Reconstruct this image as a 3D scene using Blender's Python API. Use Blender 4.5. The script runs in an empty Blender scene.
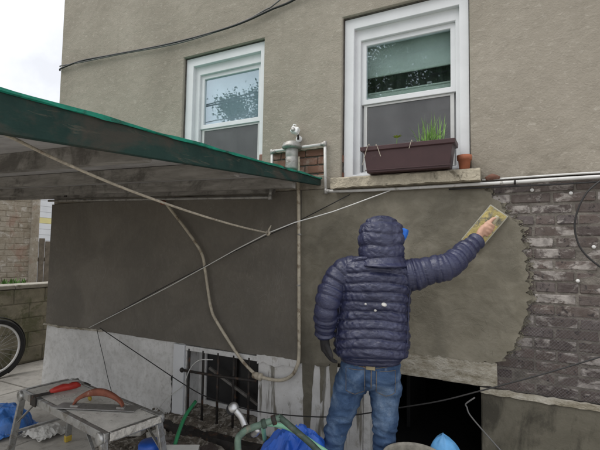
import bpy, bmesh, math, random
from mathutils import Vector, Matrix, noise as mnoise
from mathutils.bvhtree import BVHTree
random.seed(7)
scene = bpy.context.scene
col = scene.collection
V = Vector
R = math.radians

# ------------------------------------------------------------------ camera
def make_camera():
    yaw, pitch, roll = R(26.77), R(3.53), R(.92)
    f = V((-math.sin(yaw)*math.cos(pitch), math.cos(yaw)*math.cos(pitch), math.sin(pitch)))
    r = V((math.cos(yaw), math.sin(yaw), 0)); u = r.cross(f)
    c, s = math.cos(roll), math.sin(roll)
    r2 = c*r + s*u; u2 = -s*r + c*u
    cam = bpy.data.objects.new('camera', bpy.data.cameras.new('camera'))
    cam.matrix_world = Matrix(((r2.x, u2.x, -f.x, 0), (r2.y, u2.y, -f.y, -2.80), (r2.z, u2.z, -f.z, 1.5), (0, 0, 0, 1)))
    cam.data.lens = 25.2; cam.data.sensor_width = 36; cam.data.clip_start = .02; cam.data.clip_end = 2000
    col.objects.link(cam); scene.camera = cam
make_camera()

# ------------------------------------------------------------------ sky, sun, exposure (overcast)
SUN_EL, SUN_AZ = R(57), R(226)
w = bpy.data.worlds.new('World'); scene.world = w; w.use_nodes = True
nt = w.node_tree; nt.nodes.clear()
sky = nt.nodes.new('ShaderNodeTexSky'); sky.sky_type = 'NISHITA'; sky.sun_disc = False
sky.sun_elevation = SUN_EL; sky.sun_rotation = SUN_AZ; sky.dust_density = 4; sky.air_density = 1.5
hs = nt.nodes.new('ShaderNodeHueSaturation'); hs.inputs['Saturation'].default_value = .15
mx = nt.nodes.new('ShaderNodeMix'); mx.data_type = 'RGBA'; mx.inputs[0].default_value = .75
mx.inputs[7].default_value = (7.6, 7.75, 8.1, 1)
bg = nt.nodes.new('ShaderNodeBackground'); bg.inputs[1].default_value = .115
wo = nt.nodes.new('ShaderNodeOutputWorld')
nt.links.new(sky.outputs[0], hs.inputs['Color']); nt.links.new(hs.outputs[0], mx.inputs[6])
tcw = nt.nodes.new('ShaderNodeTexCoord'); cl = nt.nodes.new('ShaderNodeTexNoise'); cl.inputs['Scale'].default_value = 2.6; cl.inputs['Detail'].default_value = 6; cl.inputs['Roughness'].default_value = .55
nt.links.new(tcw.outputs['Generated'], cl.inputs['Vector'])
cr_ = nt.nodes.new('ShaderNodeValToRGB'); cr_.color_ramp.elements[0].position = .34; cr_.color_ramp.elements[0].color = (.58, .585, .60, 1); cr_.color_ramp.elements[1].position = .66; cr_.color_ramp.elements[1].color = (1, 1, 1, 1)
nt.links.new(cl.outputs[0], cr_.inputs[0])
mu = nt.nodes.new('ShaderNodeMix'); mu.data_type = 'RGBA'; mu.blend_type = 'MULTIPLY'; mu.inputs[0].default_value = 1
nt.links.new(mx.outputs[2], mu.inputs[6]); nt.links.new(cr_.outputs[0], mu.inputs[7])
nt.links.new(mu.outputs[2], bg.inputs[0]); nt.links.new(bg.outputs[0], wo.inputs[0])
sun = bpy.data.lights.new('sun', 'SUN'); sun.energy = 1.0; sun.angle = R(42); sun.color = (1, .97, .92)
so = bpy.data.objects.new('sun', sun); col.objects.link(so)
sd = V((math.sin(SUN_AZ)*math.cos(SUN_EL), math.cos(SUN_AZ)*math.cos(SUN_EL), math.sin(SUN_EL)))
so.rotation_euler = sd.to_track_quat('Z', 'Y').to_euler(); so.location = sd*50
vs = scene.view_settings; vs.view_transform = 'Standard'; vs.look = 'None'; vs.gamma = 1; vs.exposure = .97
vs.use_curve_mapping = False

# ------------------------------------------------------------------ material kit
class NT:
    def __init__(s, name):
        s.m = bpy.data.materials.new(name); s.m.use_nodes = True
        s.t = s.m.node_tree; s.b = s.t.nodes['Principled BSDF']; s.geo = None
    def n(s, k): return s.t.nodes.new(k)
    def l(s, a, b): s.t.links.new(a, b)
    def pos(s, scale=(1, 1, 1), off=None):
        if not s.geo: s.geo = s.n('ShaderNodeNewGeometry')
        m = s.n('ShaderNodeMapping'); m.inputs['Scale'].default_value = scale
        if off: m.inputs['Location'].default_value = off
        s.l(s.geo.outputs['Position'], m.inputs[0]); return m.outputs[0]
    def obj(s, scale=(1, 1, 1)):
        tc = s.n('ShaderNodeTexCoord'); m = s.n('ShaderNodeMapping'); m.inputs['Scale'].default_value = scale
        s.l(tc.outputs['Object'], m.inputs[0]); return m.outputs[0]
    def noise(s, scale, detail=4, rough=.55, dist=0, vec=None):
        n = s.n('ShaderNodeTexNoise'); n.inputs['Scale'].default_value = scale; n.inputs['Detail'].default_value = detail
        n.inputs['Roughness'].default_value = rough; n.inputs['Distortion'].default_value = dist
        s.l(vec if vec is not None else s.pos(), n.inputs['Vector']); return n.outputs[0]
    def voro(s, scale, vec=None, feat='F1'):
        n = s.n('ShaderNodeTexVoronoi'); n.inputs['Scale'].default_value = scale; n.feature = feat
        s.l(vec if vec is not None else s.pos(), n.inputs['Vector']); return n.outputs[0]
    def ramp(s, fac, stops, interp='LINEAR'):
        r = s.n('ShaderNodeValToRGB'); e = r.color_ramp; e.interpolation = interp
        while len(e.elements) < len(stops): e.elements.new(.5)
        for i, (p, c) in enumerate(stops):
            e.elements[i].position = p
            e.elements[i].color = (c, c, c, 1) if not hasattr(c, '__len__') else (*c, 1)
        s.l(fac, r.inputs[0]); return r.outputs[0]
    def mix(s, fac, a, b, mode='MIX'):
        m = s.n('ShaderNodeMix'); m.data_type = 'RGBA'; m.blend_type = mode
        for v, i in ((fac, 0), (a, 6), (b, 7)):
            if hasattr(v, 'node'): s.l(v, m.inputs[i])
            elif hasattr(v, '__len__'): m.inputs[i].default_value = (*v, 1)
            else: m.inputs[i].default_value = v if i == 0 else (v, v, v, 1)
        return m.outputs[2]
    def math(s, op, a, b=0):
        m = s.n('ShaderNodeMath'); m.operation = op
        for v, i in ((a, 0), (b, 1)):
            if hasattr(v, 'node'): s.l(v, m.inputs[i])
            else: m.inputs[i].default_value = v
        return m.outputs[0]
    def rnd(s):
        return s.n('ShaderNodeObjectInfo').outputs['Random']
    def bump(s, h, strength=.5, dist=.01, prev=None):
        b = s.n('ShaderNodeBump'); b.inputs['Strength'].default_value = strength; b.inputs['Distance'].default_value = dist
        s.l(h, b.inputs['Height'])
        if prev is not None: s.l(prev, b.inputs['Normal'])
        return b.outputs[0]
    def done(s, color=None, rough=.8, normal=None, metal=0, spec=.3):
        if color is not None:
            if hasattr(color, 'node'): s.l(color, s.b.inputs['Base Color'])
            else: s.b.inputs['Base Color'].default_value = (*color, 1)
        if hasattr(rough, 'node'): s.l(rough, s.b.inputs['Roughness'])
        else: s.b.inputs['Roughness'].default_value = rough
        if normal is not None: s.l(normal, s.b.inputs['Normal'])
        s.b.inputs['Metallic'].default_value = metal
        s.b.inputs['Specular IOR Level'].default_value = spec
        return s.m

MAT = {}
def simple(name, c, rough=.6, var=.18, scale=9, bump=.25, bscale=60, bdist=.003, metal=0, spec=.4, grime=None, gscale=5, gthr=.55):
    """weathered single-colour material: mottling, optional grime patches, fine relief"""
    t = NT(name)
    n1 = t.noise(scale, 5, .6); n2 = t.noise(bscale, 3)
    k = tuple(x*(1-var) for x in c); h = tuple(min(.95, x*(1+var)) for x in c)
    cc = t.ramp(n1, [(.3, k), (.7, h)])
    if grime:
        g = t.ramp(t.noise(gscale, 8, .68, .6), [(gthr, 0.), (gthr+.1, 1.)])
        cc = t.mix(g, cc, grime)
    MAT[name] = t.done(cc, rough, t.bump(n2, bump, bdist), metal, spec)
    return MAT[name]

def mats():
    # --- old trowelled stucco of the upper wall
    t = NT('old_stucco')
    a = t.noise(1.3, 6, .6, .4); b = t.noise(14, 6, .62); c = t.noise(90, 4, .6)
    base = t.ramp(a, [(.3, (.228, .204, .166)), (.5, (.278, .251, .206)), (.72, (.325, .295, .246))])
    base = t.mix(t.ramp(b, [(.40, .0), (.70, .40)]), base, (.23, .207, .169))
    st = t.ramp(t.noise(3.2, 9, .72, 1.2, t.pos((1, 1, .7))), [(.60, 0.), (.70, .55)])
    base = t.mix(st, base, (.225, .20, .16))
    pale = t.ramp(t.noise(26, 7, .7, .8, t.pos((1, 1, 1.6), (2, 2, 2))), [(.55, 0.), (.68, .5)])
    base = t.mix(pale, base, (.42, .39, .335))
    sp = t.n('ShaderNodeSeparateXYZ'); t.l(t.pos(), sp.inputs[0])
    band = t.ramp(t.math('MULTIPLY', t.math('SUBTRACT', sp.outputs[2], 1.9), 2.2), [(.0, 1.), (.25, .7), (.6, 0.)])
    dmp = t.math('MULTIPLY', band, t.ramp(t.noise(6, 7, .66, .8, t.pos((.7, 1, 1.3), (2, 0, 7))), [(.46, 0.), (.60, .9)]))
    base = t.mix(dmp, base, (.14, .123, .095))
    stk = t.ramp(t.noise(5, 5, .6, .2, t.pos((1.6, 1, .10), (6, 0, 1))), [(.58, 0.), (.70, .28)])
    base = t.mix(stk, base, (.19, .17, .138))
    dots = t.ramp(t.voro(34), [(.02, .7), (.06, 0.)])
    dm = t.math('MULTIPLY', dots, t.ramp(t.noise(5, 3), [(.5, 0.), (.6, 1.)]))
    base = t.mix(dm, base, (.22, .19, .15))
    nb = t.bump(t.noise(7, 5, .6, .5), .35, .02); nb = t.bump(b, .6, .010, nb); nb = t.bump(c, .7, .005, nb)
    nb = t.bump(t.noise(260, 2), .35, .002, nb)
    MAT['old_stucco'] = t.done(base, .93, nb, spec=.15)
    # --- fresh cement render, right part (rough, trowel swirls)
    t = NT('fresh_render')
    a = t.noise(2.2, 6, .62, .6); b = t.noise(9, 8, .62, .5, t.pos((1, 1, 1.4)))
    base = t.ramp(a, [(.3, (.138, .124, .093)), (.55, (.188, .171, .131)), (.75, (.24, .22, .172))])
    base = t.mix(t.ramp(b, [(.42, 0.), (.62, .6)]), base, (.25, .23, .182))
    damp = t.ramp(t.noise(1.6, 6, .6, .5, t.pos((1, 1, 1), (3, 1, 2))), [(.40, .55), (.56, 0.)])
    base = t.mix(damp, base, (.082, .075, .058))
    sw = t.noise(5, 3, .5, 2.6, t.pos((1.2, 1, .9)))
    ln = t.math('ABSOLUTE', t.math('SUBTRACT', sw, .5)); ridge = t.ramp(ln, [(0., 1.), (.02, 0.)])
    msk = t.ramp(t.noise(2.6, 3, .5, 0, t.pos((1, 1, 1), (7, 2, 0))), [(.5, 0.), (.6, 1.)])
    ridge = t.math('MULTIPLY', ridge, msk)
    base = t.mix(t.math('MULTIPLY', ridge, .22), base, (.12, .108, .085))
    pits = t.ramp(t.voro(55), [(.04, 0.), (.13, 1.)])
    nb = t.bump(t.noise(4, 4, .5, .8), .5, .03); nb = t.bump(b, .38, .012, nb); nb = t.bump(ridge, .3, .004, nb)
    nb = t.bump(t.noise(120, 3), .4, .003, nb); nb = t.bump(pits, .2, .003, nb)
    MAT['fresh_render'] = t.done(base, .8, nb, spec=.25)
    # --- float-finished grey render, left part
    t = NT('grey_render')
    a = t.noise(1.5, 6, .6, .5); b = t.noise(16, 7, .7, 1.2, t.pos((1.5, 1, .8)))
    base = t.ramp(a, [(.3, (.135, .122, .102)), (.7, (.174, .158, .133))])
    base = t.mix(t.ramp(b, [(.45, 0.), (.7, .35)]), base, (.215, .20, .178))
    sw = t.noise(3.4, 3, .5, 2.2, t.pos((1.2, 1, .9), (4, 0, 2)))
    ar = t.ramp(t.math('FRACT', t.math('MULTIPLY', sw, 7.)), [(0., 0.), (.86, .25), (.95, 1.), (1., 0.)])
    base = t.mix(t.math('MULTIPLY', ar, t.ramp(t.noise(2, 2), [(.4, 0.), (.6, .4)])), base, (.24, .225, .20))
    bl = t.ramp(t.noise(1.9, 7, .66, .7, t.pos((1, 1, 1.2), (8, 0, 5))), [(.40, .4), (.58, 0.)])
    base = t.mix(bl, base, (.10, .093, .081))
    nb = t.bump(t.noise(6, 4), .3, .012); nb = t.bump(ar, .35, .005, nb); nb = t.bump(b, .25, .004, nb); nb = t.bump(t.noise(180, 2), .35, .0025, nb)
    MAT['grey_render'] = t.done(base, .88, nb, spec=.2)
    # --- white painted base, grimy
    t = NT('painted_base')
    a = t.noise(3, 8, .68, .6); b = t.noise(20, 8, .74, .1)
    base = t.ramp(a, [(.3, (.48, .475, .46)), (.55, (.62, .615, .60)), (.75, (.70, .695, .68))])
    base = t.mix(t.ramp(b, [(.48, 0.), (.68, .6)]), base, (.36, .35, .325))
    sc = t.ramp(t.noise(30, 4, .6, 0, t.pos((1.6, 1, .22))), [(.62, 0.), (.70, .7)])
    sc = t.math('MULTIPLY', sc, t.ramp(t.noise(1.8, 2, .5, 0, t.pos((1, 1, 1), (1, 0, 4))), [(.48, 0.), (.6, 1.)]))
    base = t.mix(sc, base, (.2, .195, .18))
    nb = t.bump(t.noise(8, 5), .3, .012); nb = t.bump(b, .4, .004, nb); nb = t.bump(t.noise(130, 2), .3, .002, nb)
    MAT['painted_base'] = t.done(base, .75, nb, spec=.3)
    # --- painted base streaked with run-down cement
    t = NT('streaked_base')
    a = t.noise(4, 8, .68, .5)
    base = t.ramp(a, [(.3, (.50, .49, .47)), (.7, (.68, .672, .655))])
    st = t.noise(11, 5, .6, .35, t.pos((1, 1, .10)))
    base = t.mix(t.ramp(st, [(.53, 0.), (.59, .9)]), base, (.15, .138, .108))
    st2 = t.noise(38, 4, .6, .4, t.pos((1, 1, .12), (5, 0, 0)))
    base = t.mix(t.ramp(st2, [(.62, 0.), (.68, .75)]), base, (.15, .14, .115))
    blot = t.ramp(t.noise(9, 8, .72), [(.58, 0.), (.66, .6)])
    base = t.mix(blot, base, (.33, .30, .25))
    nb = t.bump(t.noise(12, 6, .65), .4, .01); nb = t.bump(st, .4, .008, nb); nb = t.bump(t.noise(120, 2), .3, .002, nb)
    MAT['streaked_base'] = t.done(base, .75, nb, spec=.3)
    # --- concrete plinth
    t = NT('old_concrete')
    a = t.noise(3.5, 9, .74, .5); b = t.noise(6, 7, .68, .4, t.pos((1, 1, .4)))
    base = t.ramp(a, [(.3, (.072, .066, .05)), (.6, (.115, .106, .083)), (.8, (.165, .152, .122))])
    base = t.mix(t.ramp(b, [(.47, 0.), (.60, .85)]), base, (.036, .033, .026))
    nb = t.bump(t.noise(10, 6, .65), .35, .012); nb = t.bump(t.noise(110, 3), .4, .003, nb)
    MAT['old_concrete'] = t.done(base, .88, nb, spec=.2)
    # --- lintel: crumbling whitewashed mortar
    t = NT('crumbling_mortar')
    a = t.noise(14, 8, .74, .15, t.pos((.6, 1, 1.3)))
    base = t.ramp(a, [(.32, (.12, .104, .074)), (.42, (.27, .242, .182)), (.55, (.42, .39, .325)), (.72, (.56, .53, .475))])
    nb = t.bump(a, .9, .03); nb = t.bump(t.noise(80, 4, .65), .7, .008, nb)
    MAT['crumbling_mortar'] = t.done(base, .93, nb, spec=.15)
    # --- bricks: purple-brown, remains of old render on them
    t = NT('old_brick')
    r = t.rnd()
    base = t.ramp(r, [(0., (.066, .053, .050)), (.3, (.092, .074, .067)), (.55, (.08, .064, .056)), (.8, (.122, .094, .083)), (1., (.10, .085, .083))])
    base = t.mix(t.ramp(t.noise(22, 6, .65), [(.4, 0.), (.65, .55)]), base, (.14, .122, .113))
    base = t.mix(t.ramp(t.noise(34, 6, .7, .5, t.pos((1, 1, 1), (3, 0, 1))), [(.56, 0.), (.63, .8)]), base, (.034, .030, .031))
    off = t.n('ShaderNodeCombineXYZ'); t.l(t.math('MULTIPLY', r, 60.), off.inputs[0])
    ad = t.n('ShaderNodeVectorMath'); ad.operation = 'ADD'; t.l(t.pos((1, 1, 1.7)), ad.inputs[0]); t.l(off.outputs[0], ad.inputs[1])
    wn = t.noise(11, 7, .66, .5, ad.outputs[0])
    thr = t.math('MULTIPLY', t.math('SUBTRACT', t.math('FRACT', t.math('MULTIPLY', r, 7.31)), .5), .22)
    res = t.ramp(t.math('ADD', wn, thr), [(.50, 0.), (.60, .8)])
    base = t.mix(res, base, t.ramp(t.noise(28, 4), [(.3, (.21, .193, .178)), (.7, (.43, .40, .37))]))
    nb = t.bump(t.noise(30, 7, .7), .7, .008); nb = t.bump(t.noise(140, 3), .5, .003, nb)
    MAT['old_brick'] = t.done(base, .9, nb, spec=.2)
    t = NT('red_brick')
    r = t.rnd()
    base = t.ramp(r, [(0., (.15, .075, .055)), (.5, (.20, .105, .075)), (1., (.24, .14, .11))])
    base = t.mix(t.ramp(t.noise(18, 7, .7), [(.5, 0.), (.66, .6)]), base, (.36, .29, .25))
    MAT['red_brick'] = t.done(base, .9, t.bump(t.noise(50, 6, .7), .6, .006), spec=.2)
    simple('mortar', (.135, .121, .105), .95, .35, 20, .8, 70, .01, grime=(.17, .155, .135), gscale=9, gthr=.56)
    t = NT('yard_concrete')
    a = t.noise(.9, 8, .66, .5); b = t.noise(11, 7, .7)
    base = t.ramp(a, [(.3, (.34, .32, .288)), (.55, (.46, .436, .395)), (.75, (.53, .505, .465))])
    base = t.mix(t.ramp(b, [(.5, 0.), (.68, .6)]), base, (.19, .178, .155))
    base = t.mix(t.ramp(t.noise(6, 9, .75, .8), [(.6, 0.), (.68, .5)]), base, (.43, .42, .40))
    MAT['yard_concrete'] = t.done(base, .85, t.bump(t.noise(60, 5, .65), .45, .005), spec=.25)
    simple('earth', (.13, .112, .09), .97, .5, 14, 1., 45, .02, spec=.1, grime=(.34, .315, .275), gscale=18, gthr=.50)
    simple('vinyl', (.62, .63, .64), .45, .05, 6, .06, 40, .002, spec=.4, grime=(.5, .5, .48), gscale=8, gthr=.68)
    simple('window_grey', (.5, .5, .49), .6, .1)
    simple('sage_rail', (.58, .66, .58), .6, .1)
    simple('curtain', (.20, .225, .215), .9, .2, 4); simple('blind', (.66, .73, .68), .9, .12, 5); simple('pale_blind', (.50, .58, .64), .9, .08, 3)  # last one: bluish white standing in for sky mirrored in the left pane
    simple('stone_sill', (.34, .305, .235), .92, .3, 12, .9, 40, .012, spec=.15, grime=(.13, .115, .085), gscale=15, gthr=.57)
    simple('interior', (.10, .095, .09), .9, .1)
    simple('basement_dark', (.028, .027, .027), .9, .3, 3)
    simple('dark_iron', (.035, .031, .028), .65, .3, 20, .4, 90, metal=.3, grime=(.10, .055, .035), gscale=20, gthr=.55)
    t = NT('green_paint')
    base = t.ramp(t.noise(6, 6, .65), [(.3, (.016, .036, .032)), (.7, (.028, .058, .050))])
    base = t.mix(t.ramp(t.noise(16, 7, .7, 1., t.pos((1, .25, 2))), [(.60, 0.), (.67, .6)]), base, (.13, .115, .09))
    base = t.mix(t.ramp(t.noise(5, 6, .7, .6, t.pos((1, .5, 1), (4, 4, 4))), [(.46, 0.), (.60, .75)]), base, (.070, .060, .050))
    MAT['green_paint'] = t.done(base, .85, t.bump(t.noise(45, 6, .7, 0, t.pos((1, .2, 1))), .6, .006), spec=.15)
    simple('green_edge', (.008, .21, .14), .5, .35, 14, .4, 50, .004, grime=(.012, .06, .045), gscale=9, gthr=.54)
    t = NT('grey_timber')
    v = t.pos((.18, 1, 1)); a = t.noise(28, 6, .65, .3, v)
    base = t.ramp(a, [(.3, (.17, .16, .145)), (.7, (.32, .305, .28))])
    base = t.mix(t.ramp(t.noise(4, 7, .7, .5), [(.52, 0.), (.64, .7)]), base, (.068, .062, .055))
    MAT['grey_timber'] = t.done(base, .85, t.bump(a, .5, .006), spec=.2)
    t = NT('deck_board')
    v = t.pos((.3, 1, 1)); a = t.noise(9, 6, .65, .3, v)
    base = t.ramp(a, [(.3, (.30, .292, .288)), (.7, (.43, .42, .415))])
    base = t.mix(t.ramp(t.noise(2.4, 7, .7, .5), [(.5, 0.), (.68, .6)]), base, (.20, .19, .185))
    MAT['deck_board'] = t.done(base, .8, t.bump(a, .3, .004), spec=.2)
    simple('white_pipe', (.56, .555, .535), .5, .1, 12, .15, 60, .002, grime=(.30, .28, .24), gscale=14, gthr=.58)
    simple('galvanised', (.33, .32, .30), .5, .25, 20, .3, 60, .003, metal=.5, grime=(.15, .135, .115), gscale=16, gthr=.55)
    simple('lath', (.15, .14, .15), .5, .3, 20, .2, metal=.5, grime=(.28, .27, .28), gscale=12, gthr=.58)
    simple('beige_hose', (.46, .41, .32), .6, .25, 16, .3, 60, .003, grime=(.20, .155, .105), gscale=12, gthr=.53)
    simple('black_cable', (.022, .021, .021), .55, .2)
    simple('grey_cable', (.12, .118, .115), .6, .2)
    simple('rope', (.42, .375, .30), .9, .3, 60, .8, 220, .004, grime=(.16, .09, .055), gscale=6, gthr=.58)
    simple('white_cord', (.58, .575, .55), .85, .1, 40)
    simple('white_plastic', (.66, .66, .65), .5, .08, 10, .1)
    simple('planter_plastic', (.052, .025, .026), .45, .15, 10, .12, 60, .002, grime=(.075, .055, .05), gscale=9, gthr=.64)
    simple('terracotta', (.33, .115, .06), .8, .2, 16, .3)
    simple('soil', (.03, .023, .018), .95, .4, 30, .8)
    simple('grass_blade', (.16, .30, .06), .6, .35, 30)
    simple('lime_leaf', (.32, .42, .06), .6, .2, 30)
    simple('weed', (.10, .22, .045), .7, .4, 20)
    simple('steel', (.50, .50, .50), .42, .15, 30, .2, 90, .002, metal=.9, grime=(.30, .29, .26), gscale=18, gthr=.58)
    simple('chrome', (.75, .76, .78), .18, .1, 30, .1, metal=1., grime=(.35, .34, .32), gscale=25, gthr=.62)
    simple('aluminium', (.40, .40, .39), .42, .2, 22, .3, 80, .002, metal=.75, grime=(.25, .235, .21), gscale=14, gthr=.5)
    simple('bench_top', (.60, .58, .535), .8, .15, 14, .5, 70, .004, grime=(.34, .32, .285), gscale=9, gthr=.57)
    simple('cement_crust', (.46, .44, .40), .92, .25, 20, .9, 60, .008)
    simple('red_plastic', (.42, .035, .025), .45, .2, 20, .2, grime=(.28, .2, .17), gscale=22, gthr=.63)
    simple('rust_red', (.21, .07, .042), .7, .25, 20, .5, 70, .003, grime=(.34, .24, .19), gscale=26, gthr=.58)
    simple('yellow_rubber', (.50, .36, .06), .6, .2)
    simple('blue_plastic', (.045, .17, .50), .42, .2, 12, .2, spec=.5)
    simple('blue_tarp', (.02, .10, .46), .45, .25, 10, .3, 120, .002, spec=.5)
    simple('light_blue', (.10, .30, .56), .5, .15, 18, .2, 60, .003, grime=(.42, .55, .70), gscale=20, gthr=.62)
    simple('pale_green_hose', (.24, .50, .34), .45, .12, 12, .15)
    simple('green_tube', (.03, .20, .085), .4, .2, 14)
    simple('verdigris', (.12, .18, .14), .6, .3, 26, .4, 70, .003, metal=.2, grime=(.24, .20, .155), gscale=10, gthr=.5)
    simple('dark_verdigris', (.05, .075, .058), .6, .35, 26, .4, 70, .003, metal=.2, grime=(.15, .15, .12), gscale=16, gthr=.57)
    simple('bucket_rim', (.24, .225, .19), .8, .3, 25, .6, 60, .005)
    simple('paper_white', (.55, .54, .51), .8, .1, 12, .2)
    simple('rubber', (.02, .02, .02), .75, .2)
    simple('block', (.27, .25, .19), .92, .3, 7, .8, 60, .008, grime=(.16, .16, .10), gscale=5, gthr=.5)
    simple('coping', (.33, .31, .265), .9, .2, 10, .6, 50, .006, grime=(.15, .14, .10), gscale=7, gthr=.57)
    t = NT('painted_rubble')
    r = t.noise(3.5, 8, .7, .6)
    base = t.ramp(r, [(.3, (.32, .275, .21)), (.5, (.43, .385, .315)), (.7, (.52, .475, .41))])
    base = t.mix(t.ramp(t.noise(6, 6, .65, .5), [(.55, 0.), (.64, .8)]), base, (.66, .63, .58))
    lo = t.ramp(t.noise(2.3, 5, .6, .4, t.pos((1, 1, 1), (1, 5, 3))), [(.53, 0.), (.62, .8)])
    base = t.mix(lo, base, (.40, .28, .22))
    base = t.mix(t.ramp(t.noise(14, 7, .72), [(.57, 0.), (.68, .6)]), base, (.24, .19, .14))
    MAT['painted_rubble'] = t.done(base, .92, t.bump(t.noise(16, 7, .7), .8, .03), spec=.15)
    simple('fence_wood', (.21, .185, .15), .9, .3, 10, .5, 40, .006)
    simple('yellow_siding', (.62, .56, .26), .7, .06, 3, .05)
    simple('pale_siding', (.62, .64, .66), .7, .06, 3, .05)
    simple('blue_grey', (.10, .13, .15), .6, .1)
    simple('bark', (.075, .06, .047), .95, .4, 12, .9, 40, .02)
    simple('tree_leaf', (.05, .085, .03), .7, .45, 3)
    simple('skin', (.50, .30, .215), .55, .12, 18, .25, 120, .0015)
    simple('glove', (.022, .021, .022), .8, .3, 30, .5, 120, .003)
    simple('cap_blue', (.025, .15, .58), .6, .12, 16, .2, 200, .001)
    simple('leather_brown', (.30, .25, .15), .7, .2)
    simple('boot', (.06, .045, .03), .7, .3)
    simple('float_face', (.40, .33, .13), .8, .35, 22, .9, 60, .008, grime=(.20, .19, .14), gscale=26, gthr=.5)
    simple('float_edge', (.36, .345, .28), .85, .2, 20, .5)
    simple('float_handle', (.40, .36, .25), .75, .2, 20, .4, grime=(.33, .31, .25), gscale=20, gthr=.52)
    # puffer nylon
    t = NT('navy_nylon')
    v = t.pos((1, 1, 1)); a = t.noise(34, 5, .6, .9, t.pos((.75, .75, 1.5)))
    base = t.ramp(t.noise(5, 6, .65), [(.3, (.016, .019, .048)), (.7, (.030, .034, .080))])
    dust = t.ramp(t.noise(13, 8, .7, .6), [(.54, 0.), (.70, .45)])
    base = t.mix(dust, base, (.10, .107, .175))
    nb = t.bump(a, .6, .010); nb = t.bump(t.noise(90, 3, .5, .5), .25, .003, nb)
    MAT['navy_nylon'] = t.done(base, .38, nb, spec=.55)
    simple('hood_lining', (.015, .017, .03), .7, .1)
    # denim
    t = NT('denim')
    a = t.noise(6, 6, .62, .5); g = t.noise(420, 2, .5, 0, t.pos((1, 1, .25)))
    base = t.ramp(a, [(.34, (.026, .050, .105)), (.47, (.056, .098, .180)), (.58, (.12, .18, .28)), (.70, (.26, .325, .41))])
    base = t.mix(t.ramp(g, [(.35, 0.), (.65, .3)]), base, (.03, .055, .115))
    base = t.mix(t.ramp(t.noise(16, 8, .72), [(.62, 0.), (.72, .5)]), base, (.25, .28, .32))
    nb = t.bump(t.noise(20, 5, .55, .6, t.pos((1, 1, 1.8))), .6, .012); nb = t.bump(g, .2, .001, nb)
    MAT['denim'] = t.done(base, .88, nb, spec=.15)
    simple('stitch', (.14, .12, .10), .9, .2)
    # glass and insect screen
    t = NT('window_glass'); t.t.nodes.remove(t.b)
    gl = t.n('ShaderNodeBsdfGlossy'); gl.inputs['Roughness'].default_value = .015; gl.inputs['Color'].default_value = (.80, .92, 1, 1)
    tr = t.n('ShaderNodeBsdfTransparent'); tr.inputs['Color'].default_value = (.86, .9, .9, 1)
    fr = t.n('ShaderNodeLayerWeight'); fr.inputs['Blend'].default_value = .5; ff = t.math('ADD', t.math('MULTIPLY', fr.outputs['Facing'], .30), .10)
    b = t.n('ShaderNodeBump'); b.inputs['Strength'].default_value = .018; b.inputs['Distance'].default_value = .01
    t.l(t.noise(4, 2), b.inputs['Height']); t.l(b.outputs[0], gl.inputs['Normal'])
    ms = t.n('ShaderNodeMixShader'); t.l(ff, ms.inputs[0]); t.l(tr.outputs[0], ms.inputs[1]); t.l(gl.outputs[0], ms.inputs[2])
    t.l(ms.outputs[0], t.t.nodes['Material Output'].inputs['Surface']); MAT['window_glass'] = t.m
    t = NT('insect_screen')
    t.b.inputs['Alpha'].default_value = .62
    MAT['insect_screen'] = t.done(t.ramp(t.noise(5, 5, .6), [(.3, (.12, .12, .125)), (.7, (.17, .17, .175))]), .8, spec=.2)
    t = NT('dirty_glass'); MAT['dirty_glass'] = t.done(t.ramp(t.noise(6, 6), [(.3, (.012, .012, .013)), (.7, (.028, .028, .028))]), .35, spec=.4)
mats()

# ------------------------------------------------------------------ mesh kit
WL = {}
def cr(pts, n=8):
    """Catmull-Rom resampling of a poly-line"""
    pts = [V(p) for p in pts]
    if len(pts) < 3:
        return [pts[0].lerp(pts[1], i/n) for i in range(n+1)]
    P = [2*pts[0]-pts[1]] + pts + [2*pts[-1]-pts[-2]]; out = []
    for i in range(1, len(P)-2):
        for k in range(n):
            t = k/n; a, b, c, d = P[i-1:i+3]
            out.append(.5*((2*b) + (c-a)*t + (2*a-5*b+4*c-d)*t*t + (3*b-a-3*c+d)*t**3))
    out.append(P[-2]); return out

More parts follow.
